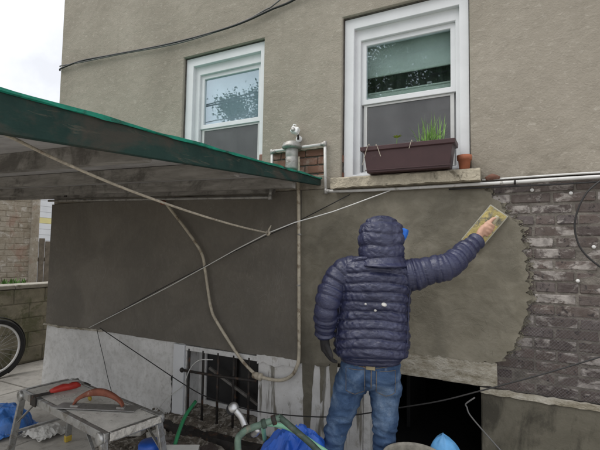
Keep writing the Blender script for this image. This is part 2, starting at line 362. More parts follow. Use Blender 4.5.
class MB:
    def __init__(s): s.v = []; s.f = []
    def box(s, a, b, m=None):
        i = len(s.v); a = V(a); b = V(b)
        for z in (a.z, b.z):
            for x, y in ((a.x, a.y), (b.x, a.y), (b.x, b.y), (a.x, b.y)):
                p = V((x, y, z)); s.v.append(m @ p if m else p)
        s.f += [(i+3, i+2, i+1, i), (i+4, i+5, i+6, i+7)] + [(i+k, i+(k+1) % 4, i+4+(k+1) % 4, i+4+k) for k in range(4)]
        return s
    def bar(s, p, q, w, h, up=(0, 0, 1)):
        p = V(p); q = V(q); d = (q-p); L = d.length; d.normalize(); u = V(up); r = d.cross(u).normalized(); u = r.cross(d)
        m = Matrix(((d.x, r.x, u.x, p.x), (d.y, r.y, u.y, p.y), (d.z, r.z, u.z, p.z), (0, 0, 0, 1)))
        return s.box((0, -w/2, -h/2), (L, w/2, h/2), m)
    def rings(s, rings, closed=True, cap=True):
        i = len(s.v); n = len(rings[0])
        for r in rings: s.v += [V(p) for p in r]
        m = n if closed else n-1
        for k in range(len(rings)-1):
            for j in range(m):
                a = i+k*n+j; b = i+k*n+(j+1) % n
                s.f.append((a, b, b+n, a+n))
        if cap and closed:
            for k, rev in ((0, True), (len(rings)-1, False)):
                c = len(s.v); s.v.append(sum((V(p) for p in rings[k]), V())/n)
                for j in range(n):
                    a = i+k*n+j; b = i+k*n+(j+1) % n
                    s.f.append((b, a, c) if rev else (a, b, c))
        return s
    def tube(s, pts, r, seg=10, smooth=0, closed_path=False, disp=None, r2=None, up=None):
        """swept tube; r may be a list per control point"""
        P = cr(pts, smooth) if smooth else [V(p) for p in pts]
        if isinstance(r, (int, float)): rr = [r]*len(P); ss = rr
        else:
            def samp(lst):
                o = []
                for k in range(len(P)):
                    t = k/(len(P)-1)*(len(lst)-1); a = min(int(t), len(lst)-2); u = t-a; u = u*u*(3-2*u) if 0 else u
                    o.append(lst[a]*(1-u)+lst[a+1]*u)
                return o
            rr = samp(r); ss = samp(r2) if r2 else rr
        rg = []; nrm = None; L = 0
        for k, p in enumerate(P):
            a = P[max(0, k-1)]; b = P[min(len(P)-1, k+1)]
            if closed_path: a = P[k-1]; b = P[(k+1) % len(P)]
            t = (b-a).normalized()
            if nrm is None:
                base = V(up) if up else (V((0, 0, 1)) if abs(t.z) < .9 else V((0, 1, 0)))
                nrm = (base - t*base.dot(t)).normalized()
            else:
                nrm = (nrm - t*nrm.dot(t)).normalized()
            bi = t.cross(nrm)
            if k: L += (p-P[k-1]).length
            ring = []
            for j in range(seg):
                th = 2*math.pi*j/seg
                d = disp(L, th, p) if disp else 0
                ring.append(p + nrm*math.cos(th)*(rr[k]+d) + bi*math.sin(th)*(ss[k]+d))
            rg.append(ring)
        if closed_path: rg.append(rg[0])
        return s.rings(rg, True, not closed_path)
    def lathe(s, prof, c, axis=(0, 0, 1), seg=20, cap=True):
        ax = V(axis).normalized(); u = ax.orthogonal().normalized(); w_ = ax.cross(u); c = V(c)
        return s.rings([[c + ax*h + (u*math.cos(2*math.pi*j/seg) + w_*math.sin(2*math.pi*j/seg))*r for j in range(seg)] for r, h in prof], True, cap)
    def prism(s, poly, y0, y1):
        """poly = [(x,z)] extruded along Y from y0 (front) to y1"""
        bm = bmesh.new(); vs = [bm.verts.new((x, y0, z)) for x, z in poly]
        f = bm.faces.new(vs); r = bmesh.ops.extrude_face_region(bm, geom=[f])
        for e in r['geom']:
            if isinstance(e, bmesh.types.BMVert): e.co.y = y1
        bmesh.ops.triangulate(bm, faces=[x for x in bm.faces if len(x.verts) > 4])
        bmesh.ops.recalc_face_normals(bm, faces=bm.faces)
        bm.verts.index_update(); i = len(s.v)
        s.v += [v.co.copy() for v in bm.verts]; s.f += [tuple(i+v.index for v in x.verts) for x in bm.faces]; bm.free(); return s
    def wall(s, x0, x1, z0, z1, holes, y0, y1):
        xs = sorted({x0, x1, *[h[0] for h in holes], *[h[1] for h in holes]}); zs = sorted({z0, z1, *[h[2] for h in holes], *[h[3] for h in holes]})
        xs = [x for x in xs if x0 <= x <= x1]; zs = [z for z in zs if z0 <= z <= z1]
        def solid(i, k):
            if not (0 <= i < len(xs)-1 and 0 <= k < len(zs)-1): return False
            cx = (xs[i]+xs[i+1])/2; cz = (zs[k]+zs[k+1])/2
            return not any(h[0] < cx < h[1] and h[2] < cz < h[3] for h in holes)
        idx = {}
        def vert(i, k, y):
            if (i, k, y) not in idx: idx[(i, k, y)] = len(s.v); s.v.append(V((xs[i], y, zs[k])))
            return idx[(i, k, y)]
        for i in range(len(xs)-1):
            for k in range(len(zs)-1):
                if not solid(i, k): continue
                q = [(i, k), (i+1, k), (i+1, k+1), (i, k+1)]
                s.f.append(tuple(vert(a, b, y0) for a, b in q)); s.f.append(tuple(vert(a, b, y1) for a, b in reversed(q)))
                for (da, db), (p, r_) in (((0, -1), (0, 1)), ((1, 0), (1, 2)), ((0, 1), (2, 3)), ((-1, 0), (3, 0))):
                    if not solid(i+da, k+db):
                        a, b = q[p], q[r_]
                        s.f.append((vert(*b, y0), vert(*a, y0), vert(*a, y1), vert(*b, y1)))
        return s
    def mesh(s, name):
        me = bpy.data.meshes.new(name); me.from_pydata([tuple(v) for v in s.v], [], s.f); me.update(); return me
    def build(s, name, mat, parent=None, smooth=False, bevel=0, origin=None, bseg=1):
        if origin is None:
            lo = V([min(v[i] for v in s.v) for i in range(3)]); hi = V([max(v[i] for v in s.v) for i in range(3)])
            origin = V(((lo.x+hi.x)/2, (lo.y+hi.y)/2, lo.z))
        origin = V(origin)
        me = bpy.data.meshes.new(name); me.from_pydata([tuple(v-origin) for v in s.v], [], s.f); me.update()
        if bevel:
            bm = bmesh.new(); bm.from_mesh(me)
            es = [e for e in bm.edges if len(e.link_faces) == 2 and e.calc_face_angle(0) > .5]
            bmesh.ops.bevel(bm, geom=es, offset=bevel, segments=bseg, affect='EDGES', profile=.5); bm.to_mesh(me); bm.free()
        return link(name, me, mat, origin, parent, smooth)

def link(name, me, mat, origin, parent=None, smooth=False):
    me.materials.clear(); me.materials.append(MAT[mat] if isinstance(mat, str) else mat)
    if smooth: me.polygons.foreach_set('use_smooth', [True]*len(me.polygons))
    o = bpy.data.objects.new(name, me); col.objects.link(o); place(o, origin, parent); return o
def place(o, origin, parent=None):
    origin = V(origin); WL[o.name] = origin
    if parent is not None: o.parent = parent; o.location = origin - WL[parent.name]
    else: o.location = origin
def empty(name, loc, parent=None):
    o = bpy.data.objects.new(name, None); o.empty_display_size = .1; col.objects.link(o); place(o, loc, parent); return o
def tag(o, label=None, cat=None, group=None, kind=None):
    if label: o['label'] = label
    if cat: o['category'] = cat
    if group: o['group'] = group
    if kind: o['kind'] = kind
    return o
def fbm(p, sc, oct_=4): return mnoise.fractal(V(p)*sc, 1., 2., oct_)
def remesh(mb, name, voxel, it=4, disp=None, fac=.5):
    """union of overlapping closed shells as one continuous skin"""
    me = mb.mesh(name+'_raw'); o = bpy.data.objects.new(name+'_raw', me); col.objects.link(o)
    md = o.modifiers.new('r', 'REMESH'); md.mode = 'VOXEL'; md.voxel_size = voxel
    if it:
        sm = o.modifiers.new('s', 'SMOOTH'); sm.factor = fac; sm.iterations = it
    dg = bpy.context.evaluated_depsgraph_get(); dg.update()
    out = bpy.data.meshes.new_from_object(o.evaluated_get(dg)); bpy.data.objects.remove(o); bpy.data.meshes.remove(me)
    if disp:
        ns = [v.normal.copy() for v in out.vertices]
        for v, n in zip(out.vertices, ns): v.co += n*disp(v.co, n)
    r = MB(); r.v = [v.co.copy() for v in out.vertices]; r.f = [tuple(p.vertices) for p in out.polygons]; bpy.data.meshes.remove(out)
    return r
def ragged(pts, amp, step, seed=0):
    """subdivide an (x,z) outline and shake it"""
    out = []
    for i, (a, b) in enumerate(zip(pts[:-1], pts[1:])):
        L = math.hypot(b[0]-a[0], b[1]-a[1]); n = max(1, int(L/step))
        for k in range(n):
            t = k/n; x = a[0]+(b[0]-a[0])*t; z = a[1]+(b[1]-a[1])*t
            dx = fbm((x*9+seed, z*9, seed), 3, 3)*amp; dz = fbm((x*9, z*9+seed+5, seed+9), 3, 3)*amp
            out.append((x+dx, z+dz))
    return out
# ------------------------------------------------------------------ ground
def ground():
    g = MB(); g.rings([[(-400, -400, -.03), (400, -400, -.03), (400, 400, -.03), (-400, 400, -.03)]], cap=False)
    g.f = [(0, 1, 2, 3)]
    go = tag(g.build('ground', 'yard_concrete', origin=(0, 0, -.03)), kind='structure')
    # cast concrete yard slabs
    xs = [-7.2, -5.95, -4.62, -3.36, -2.1, -.84, .42, 1.7]; ys = [-6, -4.7, -3.45, -2.2, -.95, -.02]
    for i in range(len(xs)-1):
        for j in range(len(ys)-1):
            x0, x1, y0, y1 = xs[i]+.006, xs[i+1]-.006, ys[j]+.006, ys[j+1]-.006
            if x0 < -5.8 and 0: continue
            dz = random.uniform(-.003, .003)
            MB().box((x0, y0, -.12), (x1, y1, dz)).build('yard_slab', 'yard_concrete', go, bevel=.006)
    for k, (y0, y1) in enumerate(((0, 1.3), (1.32, 2.7))):     # side passage left of the house
        MB().box((-5.6, y0, -.12), (-4.37, y1, -.002*k)).build('yard_slab', 'yard_concrete', go, bevel=.006)
    # loose earth heaped along the wall under the basement window
    nx, ny = 70, 26; rg = []
    for j in range(ny+1):
        y = -.62 + .60*j/ny; row = []
        for i in range(nx+1):
            x = -2.85 + 1.75*i/nx
            h = .10*math.exp(-((y+.02)/.13)**2) + .018
            edge = min(1, (x+2.85)/.25, (-1.10-x)/.2, (y+.62)/.15)
            h = h*max(0, edge) + fbm((x, y, 0), 9, 4)*.014 + fbm((x, y, 3), 40, 2)*.006
            row.append((x, y, h if edge > .02 else -.03))
        rg.append(row)
    tag(MB().rings(rg, False, False).build('earth', 'earth', smooth=True), kind='stuff')
    m = MB()
    for k in range(420):
        x = random.uniform(-2.8, -1.15); y = -random.random()**1.5*.6-.03; s_ = random.choice((.003, .004, .005, .006, .009))
        rot = Matrix.Translation((x, y, .018+.10*math.exp(-((y+.02)/.13)**2))) @ Matrix.Rotation(random.uniform(0, 6), 4, V((random.random(), random.random(), .4)))
        m.box((-s_*1.4, -s_, -s_*.6), (s_*1.4, s_, s_*.6), rot)
    tag(m.build('rubble_crumbs', 'earth'), kind='stuff')
ground()

# ------------------------------------------------------------------ the house
def brick_meshes(l, h, d, n=5):
    out = []
    for k in range(n):
        bm = bmesh.new(); bmesh.ops.create_cube(bm, size=1)
        for v in bm.verts: v.co = V((v.co.x*l, v.co.y*d, v.co.z*h))
        bmesh.ops.bevel(bm, geom=list(bm.edges), offset=.0045, segments=1, affect='EDGES')
        for v in bm.verts:
            v.co += V((random.uniform(-1, 1)*.003, random.uniform(-1, 1)*.003, random.uniform(-1, 1)*.0022))
        me = bpy.data.meshes.new('brick'); bm.to_mesh(me); bm.free(); out.append(me)
    return out
def rbrick(me, mat, c, parent):
    o = link('brick', me, mat, c, parent); o.rotation_euler = (random.uniform(-.02, .02), random.uniform(-.006, .006), random.uniform(-.015, .015)); return o

def sash_window(H, x0, x1, z0, z1, gl, gr, gt, rail, seed):
    """double-hung vinyl window in the opening x0..x1, z0..z1; glass between gl..gr, top gt, meeting rail at rail"""
    c = MB()    # flat outer casing
    wl, wr, wt = (gl-x0)*.5, (x1-gr)*.5, (z1-gt)*.42
    c.wall(x0+.004, x1-.004, z0+.004, z1-.004, [(x0+wl, x1-wr, z0+.03, z1-wt)], .035, .11)
    win = c.build('window', 'vinyl', H, bevel=.003)
    f = MB(); f.wall(x0+wl-.012, x1-wr+.012, z0+.02, z1-wt+.012, [(gl-.035, gr+.035, z0+.05, gt+.035)], .07, .17)
    f.build('frame', 'vinyl', win, bevel=.004)
    b = MB(); b.bar((x0+wl-.010, .060, z0+.03), (x0+wl-.010, .060, z1-wt), .014, .014, (1, 0, 0)); b.bar((x1-wr+.010, .060, z0+.03), (x1-wr+.010, .060, z1-wt), .014, .014, (1, 0, 0))
    b.bar((x0+wl-.016, .060, z1-wt+.010), (x1-wr+.016, .060, z1-wt+.010), .014, .014)
    b.build('stop_bead', 'vinyl', win, bevel=.003)
    u = MB(); u.wall(gl-.037, gr+.037, rail-.018, gt+.037, [(gl, gr, rail+.02, gt)], .092, .130)
    us = u.build('upper_sash', 'vinyl', win, bevel=.003)
    MB().box((gl-.004, .108, rail+.016), (gr+.004, .112, gt+.004)).build('pane', 'window_glass', win)
    l = MB(); l.wall(gl-.037, gr+.037, z0+.045, rail+.018, [(gl, gr, z0+.11, rail-.016)], .136, .170)
    l.build('lower_sash', 'vinyl', win, bevel=.003)
    MB().box((gl-.004, .150, z0+.106), (gr+.004, .154, rail-.012)).build('pane', 'window_glass', win)
    s = MB(); s.wall(gl-.02, gr+.02, z0+.06, rail-.02, [(gl+.004, gr-.004, z0+.085, rail-.034)], .104, .116)
    s.build('screen_frame', 'window_grey', win)
    MB().box((gl+.002, .1085, z0+.083), (gr-.002, .1105, rail-.032)).build('insect_screen', 'insect_screen', win)
    return win

def house():
    H = empty('house', (-1.5, 2, 0))
    tag(H, 'stucco house with white sash windows, bare brick patch and half-finished cement render', 'house')
    W1 = (-1.087, -.225, 2.02, 3.215); W2 = (-2.606, -1.762, 2.06, 3.212)
    BW = (-2.47, -1.755, .085, .690); DR = (-.92, -.176, -.05, .707)
    big = lambda h, e: (h[0]-e, h[1]+e, h[2]-e, h[3]+e)
    # masonry backing with true openings
    MB().wall(-4.355, 3.6, -.02, 7.2, [W1, W2, BW, DR], .03, .27).build('masonry', 'mortar', H)
    MB().box((-4.355, .272, -.02), (-4.12, 7.5, 7.2)).build('side_wall', 'old_stucco', H)
    MB().box((3.37, .272, -.02), (3.6, 7.5, 7.2)).build('side_wall', 'old_stucco', H)
    MB().box((-4.118, 7.26, -.02), (3.368, 7.5, 7.2)).build('back_wall', 'old_stucco', H)
    MB().box((-4.45, -.12, 7.2), (3.7, 7.6, 7.42)).build('roof', 'grey_timber', H)
    # inside
    MB().box((-4.118, .272, 1.20), (3.368, 7.258, 1.40)).build('floor', 'interior', H)
    MB().box((-4.118, .272, 4.1), (3.368, 7.258, 4.2)).build('ceiling', 'interior', H)
    MB().box((-1.46, .272, 1.402), (-1.36, 7.258, 4.098)).build('partition', 'interior', H)
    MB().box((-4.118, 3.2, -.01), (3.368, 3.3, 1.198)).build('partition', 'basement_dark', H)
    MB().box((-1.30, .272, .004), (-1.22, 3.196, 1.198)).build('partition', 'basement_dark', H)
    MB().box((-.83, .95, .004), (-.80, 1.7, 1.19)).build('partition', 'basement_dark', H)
    MB().box((-4.118, .275, -.018), (3.368, 3.198, .002)).build('basement_floor', 'basement_dark', H)  # near-black floor sheet added to darken the doorway interior
    MB().box((-.868, .035, -.018), (-.18, .2735, .001)).build('threshold', 'basement_dark', H)  # same near-black sheet carried into the door opening as shade
    # upper stucco (holes: windows, bare brick patch over the canopy)
    patch = (-1.672, -1.226, 2.06, 2.268)
    MB().wall(-4.36, 3.6, 1.952, 7.2, [big(W1, .002), W2, patch, (-.165, 3.7, 1.94, 1.957)], 0, .0285).build('stucco_coat', 'old_stucco', H, bevel=.006)
    # ragged patch lips round the bare brick patch
    pl = ragged([(-1.69, 2.275), (-1.45, 2.282), (-1.21, 2.278), (-1.21, 2.262), (-1.45, 2.258), (-1.69, 2.262), (-1.69, 2.275)], .008, .03, 3)
    MB().prism(pl, -.003, .026).build('stucco_edge', 'old_stucco', H)
    # float-finished grey render under the canopy
    bot = ragged([(-4.372, .690), (-3.9, .683), (-3.5, .703), (-3.0, .700), (-2.55, .698), (-1.76, .694), (-1.412, .684)], .007, .05, 2)
    poly = [(-4.372, 1.951)] + bot + [(-1.412, .684), (-1.402, 1.0), (-1.408, 1.4), (-1.40, 1.951)]
    MB().prism(poly, -.010, .0275).build('render_coat', 'grey_render', H)
    # fresh rough render with ragged edge
    ctl = [(1.951, -.150), (1.90, -.135), (1.80, -.06), (1.66, .045), (1.55, .066), (1.456, .073), (1.294, .086), (1.179, .080), (1.048, .036), (.945, -.007), (.862, -.075)]
    edge = []
    for k in range(150):
        z = 1.951-(1.951-.862)*k/149
        x = [a[1]+(b[1]-a[1])*(z-a[0])/(b[0]-a[0]) for a, b in zip(ctl[:-1], ctl[1:]) if b[0]-1e-6 <= z <= a[0]+1e-6][0]
        joint = math.cos(2*math.pi*(z-.698)/.0648)           # slurry reaches further along the brick joints
        x += fbm((z*10, 1, 0), 3, 4)*.028 + .006*joint*(.2+1.6*mnoise.noise(V((z*9, 4, 4)))) + .006*mnoise.noise(V((z*60, 2, 0))) + .003*mnoise.noise(V((z*170, 5, 0)))
        edge.append((x if z < 1.93 else min(x, -.14), z))
    ctl = [(-.075, .858), (-.237, .846), (-.352, .855), (-.50, .85), (-.68, .858), (-.95, .82), (-1.05, .74), (-1.20, .684), (-1.399, .682)]
    low = []
    for k in range(1, 110):
        x = edge[-1][0]+(-1.399-edge[-1][0])*k/110; xx = max(-1.399, min(-.075, x))
        z = [a[1]+(b[1]-a[1])*(xx-a[0])/(b[0]-a[0]) for a, b in zip(ctl[:-1], ctl[1:]) if b[0]-1e-6 <= xx <= a[0]+1e-6][0]
        low.append((x, z+fbm((x*10, 7, 0), 3, 4)*.014+.005*mnoise.noise(V((x*80, 2, 5)))))
    poly = [(-1.399, 1.951), (-1.399, .682)] + list(reversed(low)) + list(reversed(edge))
    MB().prism(poly, -.006, .0272).build('render_coat', 'fresh_render', H)
    skin = [(x+.018+.05*fbm((z*8, 3, 3), 3, 4)+.012*mnoise.noise(V((z*50, 8, 1))), z) for x, z in edge if z < 1.92]
    MB().prism([(-.5, 1.92)] + [(-.5, skin[-1][1])] + list(reversed(skin)), .0112, .0265).build('slurry_skin', 'fresh_render', H)
    # crumbs and thin slurry fingers along the ragged edge
    m = MB()
    for (x, z) in edge:
        for _ in range(2):
            if z > .9 or random.random() < .4:
                a = random.uniform(0, 6); px = x+random.uniform(-.02, .035); pz = z+random.uniform(-.02, .02); s_ = random.uniform(.001, .0035)
                m.lathe([(s_*1.6, .0), (s_*1.2, -.005-s_), (s_*.4, -.007-s_*1.4)], (px, .014, pz), (0, 1, 0), 6)
    tag(m.build('render_crumbs', 'fresh_render', H), kind='stuff')
    # painted base
    b = MB(); b.prism([(-4.372, .70), (-4.425, -.02), (-2.48, -.02), (-2.48, .70)], .004, .0278); b.build('painted_base', 'painted_base', H)
    lp = ragged([(-4.40, .702), (-4.1, .698), (-3.8, .708), (-3.5, .716), (-3.5, .700), (-3.8, .692), (-4.1, .680), (-4.40, .682), (-4.40, .702)], .012, .03, 11)
    MB().prism(lp, -.020, .002).build('render_lip', 'crumbling_mortar', H)
    b = MB(); b.box((-1.751, .002, -.02), (-.924, .0278, .69)); b.build('painted_base', 'streaked_base', H)
    up = ragged([(-1.76, .70), (-1.60, .705), (-1.41, .70), (-1.41, .64), (-1.5, .655), (-1.60, .63), (-1.70, .65), (-1.76, .64), (-1.76, .70)], .012, .03, 4)
    MB().prism(up, -.013, .010).build('render_lip', 'streaked_base', H)
    for n_, (x, z0, z1, w_) in enumerate(((-1.33, .12, .72, .05), (-1.13, .30, .72, .03), (-1.22, .42, .7, .018), (-1.03, .36, .78, .02))):   # cement runs over the paint
        p = ragged([(x-w_, z1), (x-w_*.7, (z0+z1)/2), (x-w_*.5, z0), (x+w_*.4, z0+.03), (x+w_*.7, (z0+z1)/2), (x+w_, z1), (x-w_, z1)], .008, .04, n_)
        MB().prism(p, -.0015, .006).build('cement_run', 'fresh_render', H)
    # doorway: lintel, plinth, white jamb
    top = ragged([(-1.0, .835), (-.68, .868), (-.40, .862), (-.09, .852)], .012, .03, 5); bt = ragged([(-.085, .712), (-.3, .709), (-.6, .709), (-1.0, .705)], .006, .04, 6)
    MB().prism(top+[(-.088, .85), (-.086, .712)]+bt+[(-1.0, .705)], -.0045, .0268).build('lintel', 'crumbling_mortar', H)
    MB().box((-.926, .03, .7072), (-.17, .29, .712)).build('lintel_soffit', 'old_concrete', H)
    MB().box((-.919, .03, 0), (-.87, .35, .704)).build('door_jamb', 'painted_base', H)
    MB().box((-.1755, -.014, -.02), (3.6, .0278, .676)).build('plinth', 'old_concrete', H, bevel=.008)
    lip = ragged([(-.18, .700), (.2, .697), (.6, .695), (1.2, .694), (3.6, .69), (3.6, .672), (.6, .670), (.2, .668), (-.18, .672), (-.18, .700)], .008, .03, 8)
    MB().prism(lip, -.022, .012).build('mortar_lip', 'crumbling_mortar', H)
    # bare bricks
    MB().box((-.40, .0185, .70), (1.88, .0288, 1.9515)).build('mortar_bed', 'mortar', H)
    ms = brick_meshes(.203, .0525, .03)
    hs_ = brick_meshes(.098, .0525, .03, 3)
    row = 0; z = .7305
    while z < 1.94:
        x = -.32 + (0 if row % 2 else .107) + random.uniform(-.01, .01)
        hdr = row % 6 == 3
        while x < 1.75:
            if hdr: rbrick(random.choice(hs_), 'old_brick', (x-.05, .0285+random.uniform(-.002, .003), z), H); x += .1075
            else: rbrick(random.choice(ms), 'old_brick', (x, .0285+random.uniform(-.002, .004), z+random.uniform(-.001, .001)), H); x += .214
        z += .0648; row += 1
    MB().box((1.9, .0, .70), (3.6, .0278, 1.95)).build('stucco_coat', 'old_stucco', H)
    ms = brick_meshes(.198, .054, .03, 3); z = 2.045; row = 0
    while z < 2.30:
        x = -1.80 + (.1 if row % 2 else 0)
        while x < -1.1:
            if not (z > 2.27): rbrick(random.choice(ms), 'red_brick', (x, .031, z), H)
            x += .207
        z += .064; row += 1
    # expanded metal lath hooked over the lower bricks
    m = MB(); sx, sz = .018, .009
    for a in range(-2, 82):
        for b_ in range(0, 64):
            x = -.16+a*sx + (sx/2 if b_ % 2 else 0); z = .70+b_*sz
            lim = 1.25 - .10*math.sin(x*5) if x > .06 else (.98 if x > -.02 else .84)
            if z > lim or x > 1.3: continue
            y = .006 - .006*mnoise.noise(V((x*5, z*5, 0)))
            for sg in (-1, 1):
                m.bar((x, y, z), (x+sg*sx/2, y, z+sz), .0008, .0012, (0, 1, 0))
    tag(m.build('metal_lath', 'lath', H), kind='stuff')
    for (x, z) in ((.111, 1.879), (.304, 1.852), (.405, 1.548), (.327, 1.358), (.62, 1.70), (.58, 1.30)):     # washers that hold the lath
        a = MB(); a.lathe([(.003, .012), (.009, .010), (.0105, .003), (.008, -.001), (.003, -.003)], (x, .002, z), (0, 1, 0), 14)
        a.build('lath_washer', 'white_pipe', H, True)
    # windows
    w1 = sash_window(H, *W1, -.935, -.350, 3.012, 2.590, 1)
    w2 = sash_window(H, *W2, -2.44, -1.868, 3.02, 2.585, 2)
    # inner sash with pale rails and latches, curtain behind right window
    r = MB(); r.box((-.99, .176, 2.625), (-.29, .20, 2.685)); r.box((-.99, .170, 2.672), (-.29, .1755, 2.684)); r.build('inner_rail', 'sage_rail', w1, bevel=.003)
    for x in (-.78, -.50):
        MB().box((x-.018, .166, 2.686), (x+.018, .19, 2.702)).build('latch', 'steel', w1, bevel=.004)
    MB().box((-1.0, .178, 2.81), (-.28, .182, 3.14)).build('roller_blind', 'blind', w1)
    MB().box((-1.0, .174, 2.800), (-.28, .186, 2.815)).build('blind_hem', 'sage_rail', w1, bevel=.003)
    MB().box((-2.5, .178, 2.62), (-1.80, .182, 3.14)).build('roller_blind', 'pale_blind', w2)  # pale sheet added behind the glass to brighten its sky reflection
    for (wn, x0, x1, z0, z1) in ((w1, -1.08, -.23, 2.55, 3.2), (w2, -2.6, -1.77, 2.05, 3.2)):
        rg = []
        for k in range(60):
            x = x0+(x1-x0)*k/59; yy = .36+.018*math.sin(k*1.1)+.01*math.sin(k*.37)
            rg.append([(x, yy, z0), (x, yy, z1)])
        MB().rings(rg, False, False).build('curtain', 'curtain', wn, True)
    # stone sill of the right window, wooden sill of the other
    sm = MB(); nseg = 40; rg = []
    for k in range(nseg+1):
        x = -1.135+.972*k/nseg; j = lambda a: fbm((x, a, 1), 14, 3)*.009
        rg.append([(x, -.088+j(1), 1.944+j(2)), (x, -.09+j(3), 2.008+j(4)), (x, -.075, 2.018+j(5)*.3), (x, .028, 2.018), (x, .028, 1.940)])
    sm.rings(rg).build('window_sill', 'stone_sill', H)
    MB().box((-2.64, -.03, 2.03), (-1.73, .034, 2.064)).build('window_sill', 'vinyl', H, bevel=.005)
    # basement window
    bwp = empty('basement_window', (-2.15, .03, .085), H)
    MB().box((-2.595, -.022, .06), (-2.474, .004, .692)).build('jamb_board', 'vinyl', bwp, bevel=.004)
    MB().box((-2.468, -.018, .650), (-1.745, .15, .689)).build('head_board', 'painted_base', bwp, bevel=.003)
    fr = MB(); fr.wall(-2.50, -1.757, .09, .687, [(-2.385, -1.80, .20, .63)], .16, .20); fr.build('inner_frame', 'painted_base', bwp, bevel=.003)
    MB().box((-2.39, .178, .195), (-1.795, .182, .635)).build('pane', 'dirty_glass', bwp)
    MB().box((-2.085, .150, .20), (-2.055, .177, .63)).build('mullion', 'dark_iron', bwp)
    MB().box((-2.4725, -.002, .10), (-2.462, .158, .648)).build('reveal_board', 'painted_base', bwp)
    rg = []
    for k in range(24):
        x = -2.49+.725*k/23; j = fbm((x, 1, 4), 12, 3)*.012
        rg.append([(x, .158, .165+j), (x, .09, .14+j), (x, .01, .105+j*.5), (x, -.05, .09), (x, -.05, .03)])
    MB().rings(rg, False, False).build('earth_sill', 'earth', bwp, True)
    for x in (-2.425, -2.276, -2.123, -1.97, -1.826):
        MB().tube([(x, -.012, .09), (x+random.uniform(-.004, .004), -.012, .4), (x, -.012, .668)], .0102, 8).build('bar', 'dark_iron', bwp, True)
    MB().tube([(-2.482, -.030, .487), (-2.1, -.030, .492), (-1.752, -.030, .507)], .0115, 8).build('cross_bar', 'dark_iron', bwp, True)
    MB().lathe([(.014, -.012), (.02, -.004), (.02, .006), (.012, .012)], (-2.486, -.03, .487), (0, 1, 0), 12).build('bar_knob', 'dark_iron', bwp, True)
    MB().bar((-2.30, .10, .50), (-1.83, .13, .27), .02, .02).build('brace', 'grey_timber', bwp)
    dj_ = ragged([(-2.632, .40), (-2.618, .30), (-2.625, .09), (-2.598, .09), (-2.600, .43), (-2.632, .40)], .012, .02, 14)
    MB().prism(dj_, -.002, .006).build('dark_joint', 'basement_dark', H)
house()

